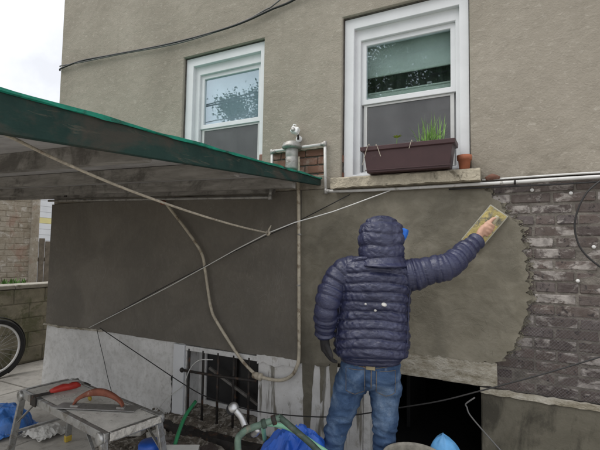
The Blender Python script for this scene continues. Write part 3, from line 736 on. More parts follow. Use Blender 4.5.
# ------------------------------------------------------------------ canopy
def canopy():
    K = empty('canopy', (-3.3, -1.3, 1.9)); tag(K, 'low timber canopy with peeling dark green edge fixed to the house wall', 'canopy')
    XL, XR, YF = -5.45, -1.24, -2.36
    tl = lambda x: .026*(XR-x)
    zt = lambda y, x=XR: 2.030+.0495*y+tl(x)
    # fascia board (tapered, dark green)
    ys = [0, -.5, -.95, -1.35, -1.7, -2.0, -2.2, YF]; th = [.050-.031*y_ for y_ in ys]
    rg = [[(XR-.026, y-.012, zt(y)-h), (XR, y-.012, zt(y)-h), (XR, y-.012, zt(y)), (XR-.026, y-.012, zt(y))] for y, h in zip(ys, th)]
    MB().rings(rg).build('fascia', 'green_paint', K, bevel=.003)
    rg = [[(XR+.004, y-.012, zt(y)-.004+fbm((y, 0, 0), 5, 2)*.004), (XR+.010, y-.012, zt(y)-.003+fbm((y, 1, 0), 9, 3)*.008), (XR+.010, y-.012, zt(y)+.008+fbm((y, 3, 0), 4, 2)*.007), (XR-.03, y-.012, zt(y)+.0105)] for y in [YF*k/50 for k in range(51)]]
    MB().rings(rg).build('edge_strip', 'green_edge', K)
    MB().bar((XL, YF+.01, zt(YF, XL)-.055), (XR-.03, YF+.01, zt(YF)-.055), .026, .10).build('front_fascia', 'green_paint', K)
    MB().bar((XL-.013, -.012, zt(0, XL)-.05), (XL-.013, YF, zt(YF, XL)-.05), .026, .09).build('fascia', 'green_paint', K)
    # roof sheet and deck boards below it
    c0, c1 = zt(-.012), zt(YF-.03)
    sh = MB(); sh.v = [V(p) for p in ((XL-.03, -.012, c0+tl(XL)+.001), (XR-.03, -.012, c0+.001), (XR-.03, YF-.03, c1+.001), (XL-.03, YF-.03, c1+tl(XL)+.001), (XL-.03, -.012, c0+tl(XL)+.009), (XR-.03, -.012, c0+.009), (XR-.03, YF-.03, c1+.009), (XL-.03, YF-.03, c1+tl(XL)+.009))]
    sh.f = [(0, 1, 2, 3), (7, 6, 5, 4), (0, 4, 5, 1), (1, 5, 6, 2), (2, 6, 7, 3), (3, 7, 4, 0)]
    sh.build('roof_sheet', 'green_edge', K)
    y = -.016; k = 0
    while y > YF+.05:
        w_ = .30 if k % 2 else .42; y2 = max(YF+.03, y-w_)
        d = MB(); e = random.uniform(0, .004)
        d.v = [V(p) for p in ((XL, y, zt(y, XL)-.020-e), (XR-.028, y, zt(y)-.020-e), (XR-.028, y2+.004, zt(y2)-.020-e), (XL, y2+.004, zt(y2, XL)-.020-e), (XL, y, zt(y, XL)-.002), (XR-.028, y, zt(y)-.002), (XR-.028, y2+.004, zt(y2)-.002), (XL, y2+.004, zt(y2, XL)-.002))]
        d.f = [(0, 1, 2, 3), (7, 6, 5, 4), (0, 4, 5, 1), (1, 5, 6, 2), (2, 6, 7, 3), (3, 7, 4, 0)]
        d.build('deck_board', 'deck_board', K); y = y2; k += 1
    for y, h, w_ in ((-.38, .075, .045), (-1.02, .075, .045), (-1.62, .085, .045), (-2.25, .085, .045)):
        j = MB(); n = 30
        j.rings([[(x, y-w_/2, zt(y, x)-.026-h+fbm((x, y, 0), 3, 2)*.004), (x, y+w_/2, zt(y, x)-.026-h+fbm((x, y, 0), 3, 2)*.004), (x, y+w_/2, zt(y, x)-.0255), (x, y-w_/2, zt(y, x)-.0255)] for x in [XL+(XR-.03-XL)*i/n for i in range(n+1)]])
        j.build('joist', 'grey_timber', K)
    # wall plate on the house side
    MB().bar((XL, -.0355, zt(0, XL)-.067), (-1.62, -.0355, zt(0, -1.62)-.067), .045, .075).build('wall_plate', 'grey_timber', K, bevel=.004)
    MB().box((-4.1, -.066, zt(0, -4.1)-.09), (-4.06, -.0585, zt(0, -4.1)-.04)).build('bracket', 'dark_iron', K)
    for x in (XL+.06, XR-.08):
        MB().box((x-.04, YF+.05, -.02), (x+.04, YF+.13, zt(YF, x)-.022)).build('post', 'green_paint', K, bevel=.004)
canopy()
# ------------------------------------------------------------------ yard boundary and what lies beyond
def beyond():
    # block wall along the side passage
    L = empty('low_block_wall', (-5.8, 1, 0)); tag(L, 'low mossy concrete block wall with pale coping beside the bicycle', 'wall')
    MB().box((-5.90, -3.2, -.02), (-5.703, 3.4, .93)).build('core', 'block', L)
    bmesh_ = brick_meshes(.385, .182, .03, 4)
    for me in bmesh_:
        for v in me.vertices: v.co = V((v.co.y, v.co.x, v.co.z))
        me.flip_normals()
    z = .09; row = 0
    while z < .95:
        y = -3.0 + (.2 if row % 2 else 0)
        while y < 3.3:
            o = link('block', random.choice(bmesh_), 'block', (-5.708+random.uniform(-.003, .003), y, z), L); y += .40
        z += .191; row += 1
    y = -3.2
    while y < 3.4:
        MB().box((-5.95, y+.004, .955), (-5.665, y+.896, 1.005)).build('coping', 'coping', L, bevel=.008); y += .9
    # neighbour's rubble gable
    N = empty('neighbour_building', (-9, 0, 0)); tag(N, 'neighbouring building with peeling painted rubble wall behind the low block wall', 'building')
    MB().box((-13, -7, -.02), (-8.03, 2.06, 2.75)).build('wall', 'painted_rubble', N)
    MB().box((-13.15, -7.1, 2.75), (-7.98, 2.12, 2.84)).build('roof', 'grey_timber', N)
    m = MB(); z = .1
    while z < 2.55:
        h = random.uniform(.07, .12); y = -.5+random.uniform(0, .1)
        while y < 2.0:
            l = random.uniform(.14, .34); l = min(l, 2.055-y)
            d = random.uniform(.004, .016)
            if random.random() < .75: m.box((-8.04, y+.004, z+.003), (-8.03+d, y+l-.004, z+h-.003)); y += l
        z += h
    tag(m.build('rubble_stones', 'painted_rubble', N, bevel=.008), kind='stuff')
    MB().box((-8.04, 1.93, 0), (-7.975, 2.075, 2.74)).build('corner_post', 'painted_rubble', N, bevel=.02)
    # wooden fence behind
    F = empty('wooden_fence', (-8.5, 3, 0)); tag(F, 'weathered vertical board fence between the rubble wall and the house corner', 'fence')
    for k in range(14):
        y = 2.15+k*.125; zt = 1.62+random.uniform(-.05, .06)
        MB().prism([(-.055, 0), (.055, 0), (.055, zt-.05), (0, zt), (-.055, zt-.05)], 0, .022)
        b = MB(); b.box((-8.62, y-.056, 0), (-8.60, y+.056, zt)); b.build('board', 'fence_wood', F, bevel=.004)
    MB().box((-8.66, 2.05, 1.2), (-8.622, 3.95, 1.28)).build('rail', 'fence_wood', F)
    MB().box((-8.66, 2.05, .4), (-8.622, 3.95, .48)).build('rail', 'fence_wood', F)
    # far house with pale siding
    S = empty('far_house', (-15, 7, 0)); tag(S, 'far pale house with a yellow band and dark window, glimpsed past the rubble wall', 'house')
    for k in range(26):
        z = .0+k*.19; mt = 'yellow_siding' if 2.2 < z < 2.45 else 'pale_siding'
        MB().box((-14.0, 2.9, z), (-13.90-.0, 9.0, z+.184)).build('siding_board', mt, S)
    MB().box((-18, 2.9, 0), (-14.0, 9, 4.95)).build('wall', 'pale_siding', S)
    r = MB(); r.prism([(-18.3, 4.9), (-13.6, 4.9), (-16, 6.6)], 2.6, 9.3); r.build('roof', 'blue_grey', S)
    wi = MB().box((-13.9, 5.2, 1.1), (-13.86, 5.62, 2.0)).build('window', 'blue_grey', S)
    MB().box((-13.86, 5.24, 1.14), (-13.85, 5.58, 1.96)).build('pane', 'dirty_glass', wi)
    # weeds on the far side of the coping
    for k, (y, n, h) in enumerate(((.25, 70, .16), (.62, 60, .13), (-.2, 60, .18))):
        m = MB(); x0 = -6.12
        for i in range(n):
            bx = x0+random.uniform(-.06, .06); by = y+random.uniform(-.14, .14); a = random.uniform(0, 6.28); hh = h*random.uniform(.5, 1.15)
            l = random.uniform(.03, .07); w_ = .010
            p0 = V((bx, by, .93)); p1 = p0+V((math.cos(a)*l*.4, math.sin(a)*l*.4, hh*.6)); p2 = p0+V((math.cos(a)*l, math.sin(a)*l, hh))
            s_ = V((-math.sin(a), math.cos(a), 0))*w_; i0 = len(m.v)
            m.v += [p0-s_*.5, p0+s_*.5, p1+s_, p1-s_, p2]; m.f += [(i0, i0+1, i0+2, i0+3), (i0+3, i0+2, i0+4)]
        tag(m.build('weed', 'weed'), ['pale green weed clump nearest the bicycle wheel above the coping', 'small green weed tuft on coping nearer the wooden fence', 'weed clump behind the coping at the frame edge'][k], 'weed', 'weeds growing behind the coping')
    MB().box((-6.6, -3.2, -.02), (-5.905, 3.4, .93)).build('raised_bed', 'earth')
    tag(bpy.data.objects['raised_bed'], 'raised earth bed held up by the low block wall', 'garden bed')
    # bag end lying on the coping
    b = MB(); b.tube([(-5.80, .93, 1.03), (-5.80, 1.02, 1.045), (-5.80, 1.14, 1.03)], [.02, .04, .015], 10, 5)
    tag(b.build('dark_cloth', 'blue_grey', smooth=True), 'small dark cloth bundle lying on the wall coping near the house corner', 'cloth')
beyond()

def tree(name, x, y, h, r, label, n, seed):
    rs = random.Random(seed); T = empty(name, (x, y, 0)); tag(T, label, 'tree', 'trees across the yard mirrored in the window panes')
    t = MB(); t.tube([(x, y, 0), (x+.1, y, h*.3), (x-.05, y+.1, h*.6), (x, y, h*.85)], [.28, .2, .12, .04], 9, 5)
    tips = []
    for k in range(20):
        z0 = h*rs.uniform(.3, .75); a = rs.uniform(0, 6.28); rr = r*rs.uniform(.5, .95)
        e = V((x+math.cos(a)*rr, y+math.sin(a)*rr, min(h*.97, z0+rs.uniform(.6, 2.2)))); tips.append(e)
        t.tube([(x, y, z0), (x+math.cos(a)*rr*.5, y+math.sin(a)*rr*.5, z0+.5), e], [.08, .05, .012], 6, 4)
    tips += [V((x, y, h*.9)), V((x+.3, y, h*.8)), V((x-.4, y+.2, h*.7))]
    t.build('trunk', 'bark', T, True)
    m = MB()
    for k in range(n):
        c = rs.choice(tips); p = c+V((rs.gauss(0, 1), rs.gauss(0, 1), rs.gauss(0, .75)))*r*.19
        s_ = rs.uniform(.045, .10); u = V((rs.gauss(0, 1), rs.gauss(0, 1), rs.gauss(0, 1))).normalized(); q = u.orthogonal().normalized(); i = len(m.v)
        m.v += [p-u*s_, p+q*s_*.5, p+u*s_, p-q*s_*.5]; m.f.append((i, i+1, i+2, i+3))
    m.build('crown', 'tree_leaf', T)
tree('leafy_tree', -14.9, -14, 7.7, 2.0, 'leafy tree mirrored at left foot of the left upper pane', 20000, 1)
tree('leafy_tree', -10.7, -14, 8.9, 1.9, 'leafy tree mirrored at right side of the left upper pane', 20000, 2)
tree('leafy_tree', -4.2, -15.5, 14, 3.6, 'tall leafy tree mirrored in the right window', 60000, 3)
def utility():
    for k, (pts, r, lab) in enumerate(((((-24, -11, 8.0), (-10, -11, 7.7), (8, -11, 9.2)), .035, 'thick overhead cable mirrored in the left upper pane'), (((-24, -10.4, 6.6), (-9, -11, 7.9), (8, -11.2, 9.0)), .03, 'slanting overhead cable mirrored in the left upper pane'), (((-24, -11, 6.9), (-10, -11, 7.0), (8, -11, 8.0)), .02, 'thin lower overhead cable mirrored in the left upper pane'))):
        tag(MB().tube(pts, r, 6, 12).build('overhead_cable', 'black_cable', smooth=True), lab, 'cable', 'overhead street cables')
utility()

# ------------------------------------------------------------------ pipes and cables on the wall
def pipes():
    c = empty('wall_conduit', (-.6, -.03, 1.93)); tag(c, 'white plastic conduit looping over the bare brick patch and along the wall below the sill', 'conduit')
    pts = [(-1.649, -.030, 2.02), (-1.651, -.030, 2.245)]
    MB().tube([(-1.649, -.03, 1.99), (-1.651, -.03, 2.26)], .0105, 10).build('riser', 'white_pipe', c, True)
    MB().tube([(-1.655, -.03, 2.268), (-1.204, -.03, 2.280)], .0105, 10).build('crosspiece', 'white_pipe', c, True)
    MB().tube([(-1.204, -.03, 2.283), (-1.200, -.03, 2.1), (-1.192, -.03, 1.928)], .0105, 10).build('riser', 'white_pipe', c, True)
    MB().tube([(-1.196, -.03, 1.934), (-1.0, -.036, 1.925), (-.66, -.034, 1.923), (-.2, -.032, 1.926), (.022, -.030, 1.927), (.437, -.030, 1.932), (1.9, -.03, 1.935)], .0105, 10, 4).build('long_run', 'white_pipe', c, True)
    for p, d in (((-1.651, -.03, 2.262), 1), ((-1.204, -.03, 2.28), -1), ((-1.193, -.03, 1.932), 1)):
        MB().lathe([(.009, -.020), (.0145, -.018), (.0145, .018), (.009, .020)], p, (0, 0, 1), 12).build('elbow', 'galvanised', c, True)
        MB().lathe([(.009, -.020), (.0142, -.018), (.0142, .018), (.009, .020)], V(p)+V((d*.012, 0, 0)), (1, 0, 0), 12).build('elbow', 'galvanised', c, True)
    for x in (-.93, -.68, -.05, .022, .5):
        MB().lathe([(.0115, -.006), (.013, -.005), (.013, .005), (.0115, .006)], (x, -.031, 1.9245), (1, 0, 0), 12).build('clip', 'dark_iron' if x == .022 else 'galvanised', c, True)
    tag(MB().tube([(-.35, -.026, 1.904), (0, -.026, 1.9035), (.25, -.026, 1.902), (.6, -.026, 1.905), (1.9, -.026, 1.906)], .005, 7, 5).build('black_cable', 'black_cable', smooth=True), 'thin black cable clipped just under the white conduit above the bricks', 'cable')
    tag(MB().tube([(-.158, -.016, 1.952), (.05, -.016, 1.955), (.3, -.016, 1.958), (.7, -.016, 1.958), (1.9, -.016, 1.96)], .006, 7, 4).build('white_strip', 'white_pipe', smooth=True), 'white cable running above the conduit at the top of the bricks', 'cable')
    # vent stub with cap
    v = empty('flue_vent', (-1.446, -.09, 2.12)); tag(v, 'grey metal flue vent with wide cap standing behind the canopy edge', 'vent')
    MB().lathe([(.044, 0), (.047, .01), (.047, .085), (.044, .09), (.047, .095), (.047, .15), (.042, .155)], (-1.446, -.085, 2.10), (0, 0, 1), 18).build('pipe', 'galvanised', v, True)
    MB().lathe([(.05, 0), (.072, .006), (.076, .022), (.066, .03), (.066, .042), (.03, .06)], (-1.448, -.085, 2.252), (0, 0, 1), 20).build('cap', 'galvanised', v, True)
    MB().box((-1.46, -.04, 2.27), (-1.43, .0, 2.30)).build('strap', 'dark_iron', v)
    s = empty('sensor_box', (-1.43, -.04, 2.37)); tag(s, 'small white outdoor sensor box on the wall above the flue vent', 'sensor')
    m = Matrix.Translation((-1.437, -.055, 2.40)) @ Matrix.Rotation(.3, 4, 'Y') @ Matrix.Rotation(-.25, 4, 'X')
    MB().box((-.032, -.022, -.024), (.03, .022, .024), m).build('body', 'white_plastic', s, bevel=.006)
    MB().lathe([(.016, 0), (.016, .012), (.008, .016)], m @ V((-.006, -.02, -.006)), (m.to_3x3() @ V((0, -1, 0))), 12).build('lens', 'galvanised', s, True)
    MB().lathe([(.008, 0), (.008, .055)], (-1.425, -.03, 2.335), (.05, -.1, 1), 8).build('bracket', 'dark_iron', s, True)
    MB().lathe([(.026, 0), (.026, .012), (.02, .016)], (-1.43, .002, 2.345), (0, -1, 0), 12).build('base', 'white_plastic', s, True)
    MB().tube([(-1.452, -.06, 2.425), (-1.45, -.06, 2.445), (-1.43, -.05, 2.44)], .004, 6, 4).build('wire', 'white_plastic', s, True)
    # rusty beige service pipe
    g = empty('service_pipe', (-1.7, -.05, .54)); tag(g, 'dirty beige pipe bending down the grey render to the basement window', 'pipe')
    MB().tube([(-2.735, -.05, 1.93), (-2.698, -.050, 1.884), (-2.484, -.050, 1.679), (-2.303, -.050, 1.478), (-2.255, -.05, 1.33), (-2.219, -.050, 1.170), (-2.180, -.05, 1.02), (-2.119, -.050, .921), (-1.888, -.050, .666), (-1.745, -.050, .560)], .0118, 10, 5).build('bent_length', 'beige_hose', g, True)
    MB().tube([(-1.72, -.050, .552), (-1.616, -.050, .545), (-1.52, -.050, .553), (-1.44, -.050, .595), (-1.395, -.05, .665), (-1.379, -.050, .762), (-1.385, -.05, 1.1), (-1.395, -.050, 1.6), (-1.405, -.050, 1.95), (-1.412, -.05, 2.20)], .0128, 10, 5).build('riser', 'beige_hose', g, True)
    MB().lathe([(.016, -.04), (.024, -.038), (.026, 0), (.022, .01), (.028, .014), (.028, .034), (.017, .04)], (-1.725, -.05, .553), (1, 0, -.12), 12).build('coupling', 'beige_hose', g, True)
    for z in (1.25, 1.62):
        MB().lathe([(.014, -.006), (.0165, -.004), (.0165, .004), (.014, .006)], (-1.39, -.05, z), (0, 0, 1), 10).build('clip', 'galvanised', g, True)
    MB().tube([(-2.70, -.075, 1.9), (-2.74, -.075, 1.905)], .02, 8).build('clip', 'rust_red', g, True)
    # pipe below the canopy plate
    u = empty('under_canopy_pipe', (-2.6, -.07, 1.9)); tag(u, 'grey pipe with elbow running along the wall under the canopy', 'pipe')
    MB().tube([(-4.33, -.075, 1.982), (-3.0, -.075, 1.943), (-1.64, -.075, 1.902)], .0125, 9, 3).build('run', 'galvanised', u, True)
    MB().tube([(-1.632, -.075, 1.895), (-1.628, -.075, 1.98)], .0135, 9).build('riser', 'galvanised', u, True)
    MB().lathe([(.012, -.02), (.018, -.018), (.018, .018), (.012, .02)], (-1.634, -.075, 1.903), (0, 0, 1), 10).build('elbow', 'galvanised', u, True)
pipes()

def wires():
    def cable(name, mat, pts, r, label, cat='cable', group=None, sm=8):
        return tag(MB().tube(pts, r, 7, sm).build(name, mat, smooth=True), label, cat, group)
    cable('power_cable', 'black_cable', [(-4.358, -.012, 3.415), (-4.295, -.030, 3.422), (-3.970, -.030, 3.440), (-3.545, -.030, 3.412), (-2.751, -.030, 3.362), (-2.084, -.030, 3.363), (-1.696, -.030, 3.413), (-1.344, -.040, 3.474), (-.3, -.2, 3.75), (2, -.6, 4.6)], .009, 'thick black power cable sagging across the upper stucco', 'cable')
    cable('power_cable', 'grey_cable', [(-4.358, -.012, 3.455), (-4.297, -.030, 3.450), (-3.970, -.030, 3.425), (-3.404, -.030, 3.395), (-2.633, -.030, 3.345), (-2.034, -.030, 3.370), (-1.743, -.030, 3.425), (-1.561, -.04, 3.485), (-.5, -.2, 3.85), (2, -.6, 4.75)], .006, 'thin grey power cable twisted along the thick black one', 'cable')
    cable('long_cable', 'black_cable', [(-3.488, -.050, .742), (-2.900, -.100, .574), (-2.367, -.120, .407), (-2.104, -.130, .351), (-1.728, -.140, .332), (-1.313, -.150, .369), (-.986, -.150, .430), (-.640, -.150, .543), (-.393, -.140, .624), (-.174, -.120, .712), (.129, -.100, .841), (.407, -.080, .969), (1.2, -.05, 1.35)], .0042, 'long black cable sagging low across basement window, doorway and bricks', sm=5)
    cable('thin_wire', 'black_cable', [(-3.554, -.030, .714), (-3.50, -.035, .60), (-3.439, -.030, .447), (-3.38, -.03, .3), (-3.297, -.030, .130)], .0028, 'thin dark wire hanging down the white painted base', 'wire')
    cable('pale_wire', 'white_cord', [(-2.150, -.05, .619), (-2.28, -.06, .60), (-2.371, -.060, .52), (-2.441, -.060, .379), (-2.55, -.06, .29), (-2.632, -.060, .225), (-2.795, -.060, .030)], .0035, 'thin pale wire trailing from the basement window bars to the ground', 'wire')
    cable('dark_wire', 'black_cable', [(-1.008, -.034, 1.90), (-1.45, -.045, 1.70), (-1.834, -.06, 1.54), (-2.7, -.06, 1.165), (-3.586, -.030, .758)], .0035, 'thin dark wire running just above the white cord over the render', 'wire', sm=4)
    cable('hanging_cable', 'black_cable', [(.46, -.045, 1.925), (.41, -.05, 1.885), (.365, -.050, 1.833), (.326, -.045, 1.740), (.314, -.040, 1.640), (.344, -.040, 1.530), (.433, -.040, 1.434), (.60, -.04, 1.33)], .005, 'black cable curving down over the bare bricks at the right edge')
    cable('bent_rod', 'grey_cable', [(-.203, -.110, .667), (-.252, -.105, .622), (-.247, -.10, .60), (-.231, -.100, .560), (-.151, -.100, .474), (-.059, -.100, .383), (.05, -.10, .28), (.09, -.1, 0.01)], .0042, 'bent grey wire rod leaning at the right side of the dark doorway', 'rod', sm=4)
    # white cord, knot and rope
    K = V((-1.418, -.45, 1.613))
    cable('clothesline', 'white_cord', [(-.720, -.04, 1.913), (-1.05, -.235, 1.763), K, (-2.4, -.27, 1.215), (-3.644, -.05, .729)], .0036, 'taut white cord from the conduit down to the white painted base', 'cord', sm=3)
    rp = [V((-1.35, -2.22, 1.85)), V((-1.35, -2.11, 1.838)), V((-1.372, -1.90, 1.792)), V((-1.385, -1.60, 1.735)), V((-1.395, -1.2, 1.678)), V((-1.408, -.8, 1.637)), K]
    cable('rope', 'rope', rp, .0056, 'frayed beige rope slung under the canopy and knotted to the white cord', 'rope', sm=6)
    kn = MB(); kn.tube([K+V((0, 0, .012)), K+V((.014, -.008, 0)), K+V((0, 0, -.013)), K+V((-.014, .008, 0)), K+V((0, -.01, .010))], .0075, 7, 5)
    kn.tube([K, K+V((.012, -.01, .022)), K+V((.028, -.01, .05))], [.006, .006, .003], 6, 4)
    tag(kn.build('rope_knot', 'rope', smooth=True), 'small rope knot with loose end where rope meets white cord', 'knot')
wires()

# ------------------------------------------------------------------ window box and pots
def sill_things():
    P = empty('window_box', (-.595, -.08, 2.02)); tag(P, 'dark brown plastic window box on the right window sill', 'planter')
    def ring(x0, x1, y0, y1, z): return [(x0, y0, z), (x1, y0, z), (x1, y1, z), (x0, y1, z)]
    b = MB()
    b.rings([ring(-.852, -.332, -.137, -.012, 2.022), ring(-.872, -.314, -.150, -.004, 2.165), ring(-.893, -.296, -.160, .004, 2.167), ring(-.895, -.294, -.161, .005, 2.196), ring(-.884, -.305, -.152, -.004, 2.196), ring(-.874, -.316, -.144, -.012, 2.16)], cap=False)
    b.f.append((3, 2, 1, 0)); b.build('trough', 'planter_plastic', P, bevel=.003)
    MB().box((-.872, -.143, 2.15), (-.318, -.013, 2.163)).build('soil', 'soil', P)
    MB().bar((-.862, -.1425, 2.040), (-.325, -.1425, 2.040), .004, .006).build('rib', 'planter_plastic', P)
    m = MB(); rs = random.Random(4)
    for k in range(95):
        a = rs.uniform(0, 6.28); bx = -.455+rs.gauss(0, .035); by = -.08+rs.gauss(0, .02); h = rs.uniform(.11, .26); l = abs(rs.gauss(.05, .05)); d = V((math.cos(a), math.sin(a)*.6, 0))
        if rs.random() < .2: l += .11; h *= .7
        p = [V((bx, by, 2.16))+d*l*t*t+V((0, 0, h*(t-.35*t*t*(l/.12)))) for t in (0, .35, .7, 1)]
        s_ = V((math.sin(a+.5), -math.cos(a+.5), 0)); i = len(m.v); ww = rs.uniform(.0016, .0032)
        for q, w_ in zip(p[:-1], (1, 1, .7)): m.v += [q-s_*ww*w_, q+s_*ww*w_]
        m.v.append(p[-1]); m.f += [(i, i+1, i+3, i+2), (i+2, i+3, i+5, i+4), (i+4, i+5, i+6)]
    tag(m.build('grass_plant', 'grass_blade'), 'tuft of long green grass growing in the window box', 'plant')
    def leafy(x, y, z, n, s0, name, label, stem):
        T = empty(name, (x, y, z)); tag(T, label, 'plant'); rr = random.Random(n)
        MB().tube([(x, y, z), (x+.01, y-.01, z+stem)], .0022, 5).build('stem', 'grass_blade', T)
        for k in range(n):
            a = k*2.4; p = V((x+.01, y-.01, z+stem)); d = V((math.cos(a), math.sin(a), .35+.3*rr.random())).normalized(); q = d.cross(V((0, 0, 1))).normalized(); l = MB()
            l.v = [p, p+d*s0*.5+q*s0*.3, p+d*s0, p+d*s0*.5-q*s0*.3]; l.f = [(0, 1, 2, 3)]; l.build('leaf', 'lime_leaf', T)
    leafy(-.668, -.10, 2.16, 9, .036, 'seedling', 'tiny yellow-green seedling in the left half of the window box', .085)
    m = MB()
    for (x, y, dx, z1) in ((-.82, -.15, -.05, 2.07), (-.545, -.155, -.02, 2.15), (-.80, -.14, .05, 2.12)):
        m.tube([(x, y+.01, 2.17), (x+dx*.3, y-.015, 2.205), (x+dx, y-.03, z1)], .0018, 5, 5)
    tag(m.build('dry_stalks', 'rope'), 'a few dry stalks hanging over the window box rim', 'stalks')
    t = empty('terracotta_pot', (-.253, -.05, 2.02)); tag(t, 'small terracotta pot at the right end of the window sill', 'plant pot')
    MB().lathe([(.0, .002), (.030, .0), (.037, .058), (.043, .058), (.045, .088), (.039, .088), (.036, .05), (0, .05)], (-.255, -.045, 2.019), (0, 0, 1), 20, False).build('pot', 'terracotta', t, True)
    MB().lathe([(.0, .075), (.037, .075)], (-.255, -.045, 2.019), (0, 0, 1), 16, False).build('soil', 'soil', t)
    b = MB(); b.tube([(-.135, -.02, 1.958), (-.10, -.03, 1.966), (-.06, -.02, 1.960)], [.012, .02, .01], 8, 4)
    tag(b.build('brick_chip', 'red_brick', smooth=True), 'pinkish brick chip resting on the conduit right of the sill', 'brick chip')
sill_things()
# ------------------------------------------------------------------ the plasterer
YAW = R(18)
SX = V((math.cos(YAW), math.sin(YAW), 0)); SY = V((-math.sin(YAW), math.cos(YAW), 0)); SZ = V((0, 0, 1))
def superring(c, hw, hd, n, ax, ay, e=2.5, disp=None):
    out = []
    for j in range(n):
        th = 2*math.pi*j/n; ct, st = math.cos(th), math.sin(th)
        x = math.copysign(abs(ct)**(2/e), ct)*hw; y = math.copysign(abs(st)**(2/e), st)*hd
        d = disp(th) if disp else 0; L = math.hypot(x/hw, y/hd) or 1
        nx, ny = x/hw/hw, y/hd/hd; q = math.hypot(nx, ny) or 1
        out.append(c + ax*(x+nx/q*d) + ay*(y+ny/q*d))
    return out
def interp(tab, t):
    for a, b in zip(tab[:-1], tab[1:]):
        if a[0] <= t <= b[0]:
            u = (t-a[0])/(b[0]-a[0]); u = u*u*(3-2*u)*.5+u*.5
            return [p+(q-p)*u for p, q in zip(a[1:], b[1:])]
    return list(tab[-1][1:] if t > tab[-1][0] else tab[0][1:])
def quilt(s, pitch, amp):
    f = abs(math.sin(math.pi*s/pitch)); return amp*min(1, f*1.2)**.5

def hand_right(m, hc, a, f, wrist):
    """fist closed round the float handle: hc = handle centre, a = handle axis, f = across it"""
    out = V((0, -1, 0))
    kn = [hc + a*t - f*.022 + out*.034 for t in (-.033, -.011, .011, .032)]
    pal = hc - f*.020 + out*.030
    m.tube([wrist - (pal-wrist).normalized()*.05, wrist, wrist.lerp(pal, .5) - f*.004, pal + a*.0], [.027, .026, .031, .030], 14, 5, r2=[.022, .021, .021, .018])
    for t in (-.026, -.009, .009, .026): m.tube([wrist.lerp(pal, .55)+a*t*.6, hc + a*t - f*.022 + out*.034], [.016, .0125], 10, 4)
    for k, (p, L) in enumerate(zip(kn, (.90, 1., .98, .84))):
        q1 = p + f*.030*L + out*.006; q2 = p + f*.050*L - out*.018; q3 = p + f*.040*L - out*.042
        m.tube([p - f*.006, p, q1, q2, q3, q3 - f*.010 - out*.004], [.0095, .0105, .0098, .009, .008, .004], 10, 4)
    b = wrist.lerp(pal, .45) + a*.022
    m.tube([b, b + a*.028 - f*.002 + out*.004, hc + a*.062 - f*.012 + out*.016, hc + a*.082 + f*.000 + out*.012], [.016, .0135, .011, .006], 10, 4)

def hand_left(m, wr, d, side, back):
    """relaxed hanging hand: d = towards fingers, side = towards thumb, back = back of hand"""
    pal = wr + d*.072
    m.tube([wr - d*.03, wr, wr + d*.04, pal], [.033, .034, .047, .047], 14, 4, r2=[.028, .027, .025, .022], up=side)
    for k, (t, L) in enumerate(((.036, .92), (.012, 1.), (-.013, .95), (-.037, .78))):
        p = pal - d*.008 + side*t; c = -back
        q1 = p + d*.034*L + c*.010 + side*t*.35; q2 = q1 + d*.020*L + c*.016 + side*t*.15; q3 = q2 + d*.004*L + c*.020
        m.tube([p - d*.012, p, q1, q2, q3], [.0115, .0125, .0115, .0105, .007], 10, 4)
    b = wr + d*.03 + side*.030
    m.tube([b, b + d*.026 + side*.030 - back*.004, b + d*.048 + side*.042 - back*.008, b + d*.066 + side*.044 - back*.012], [.016, .0145, .012, .006], 10, 4)

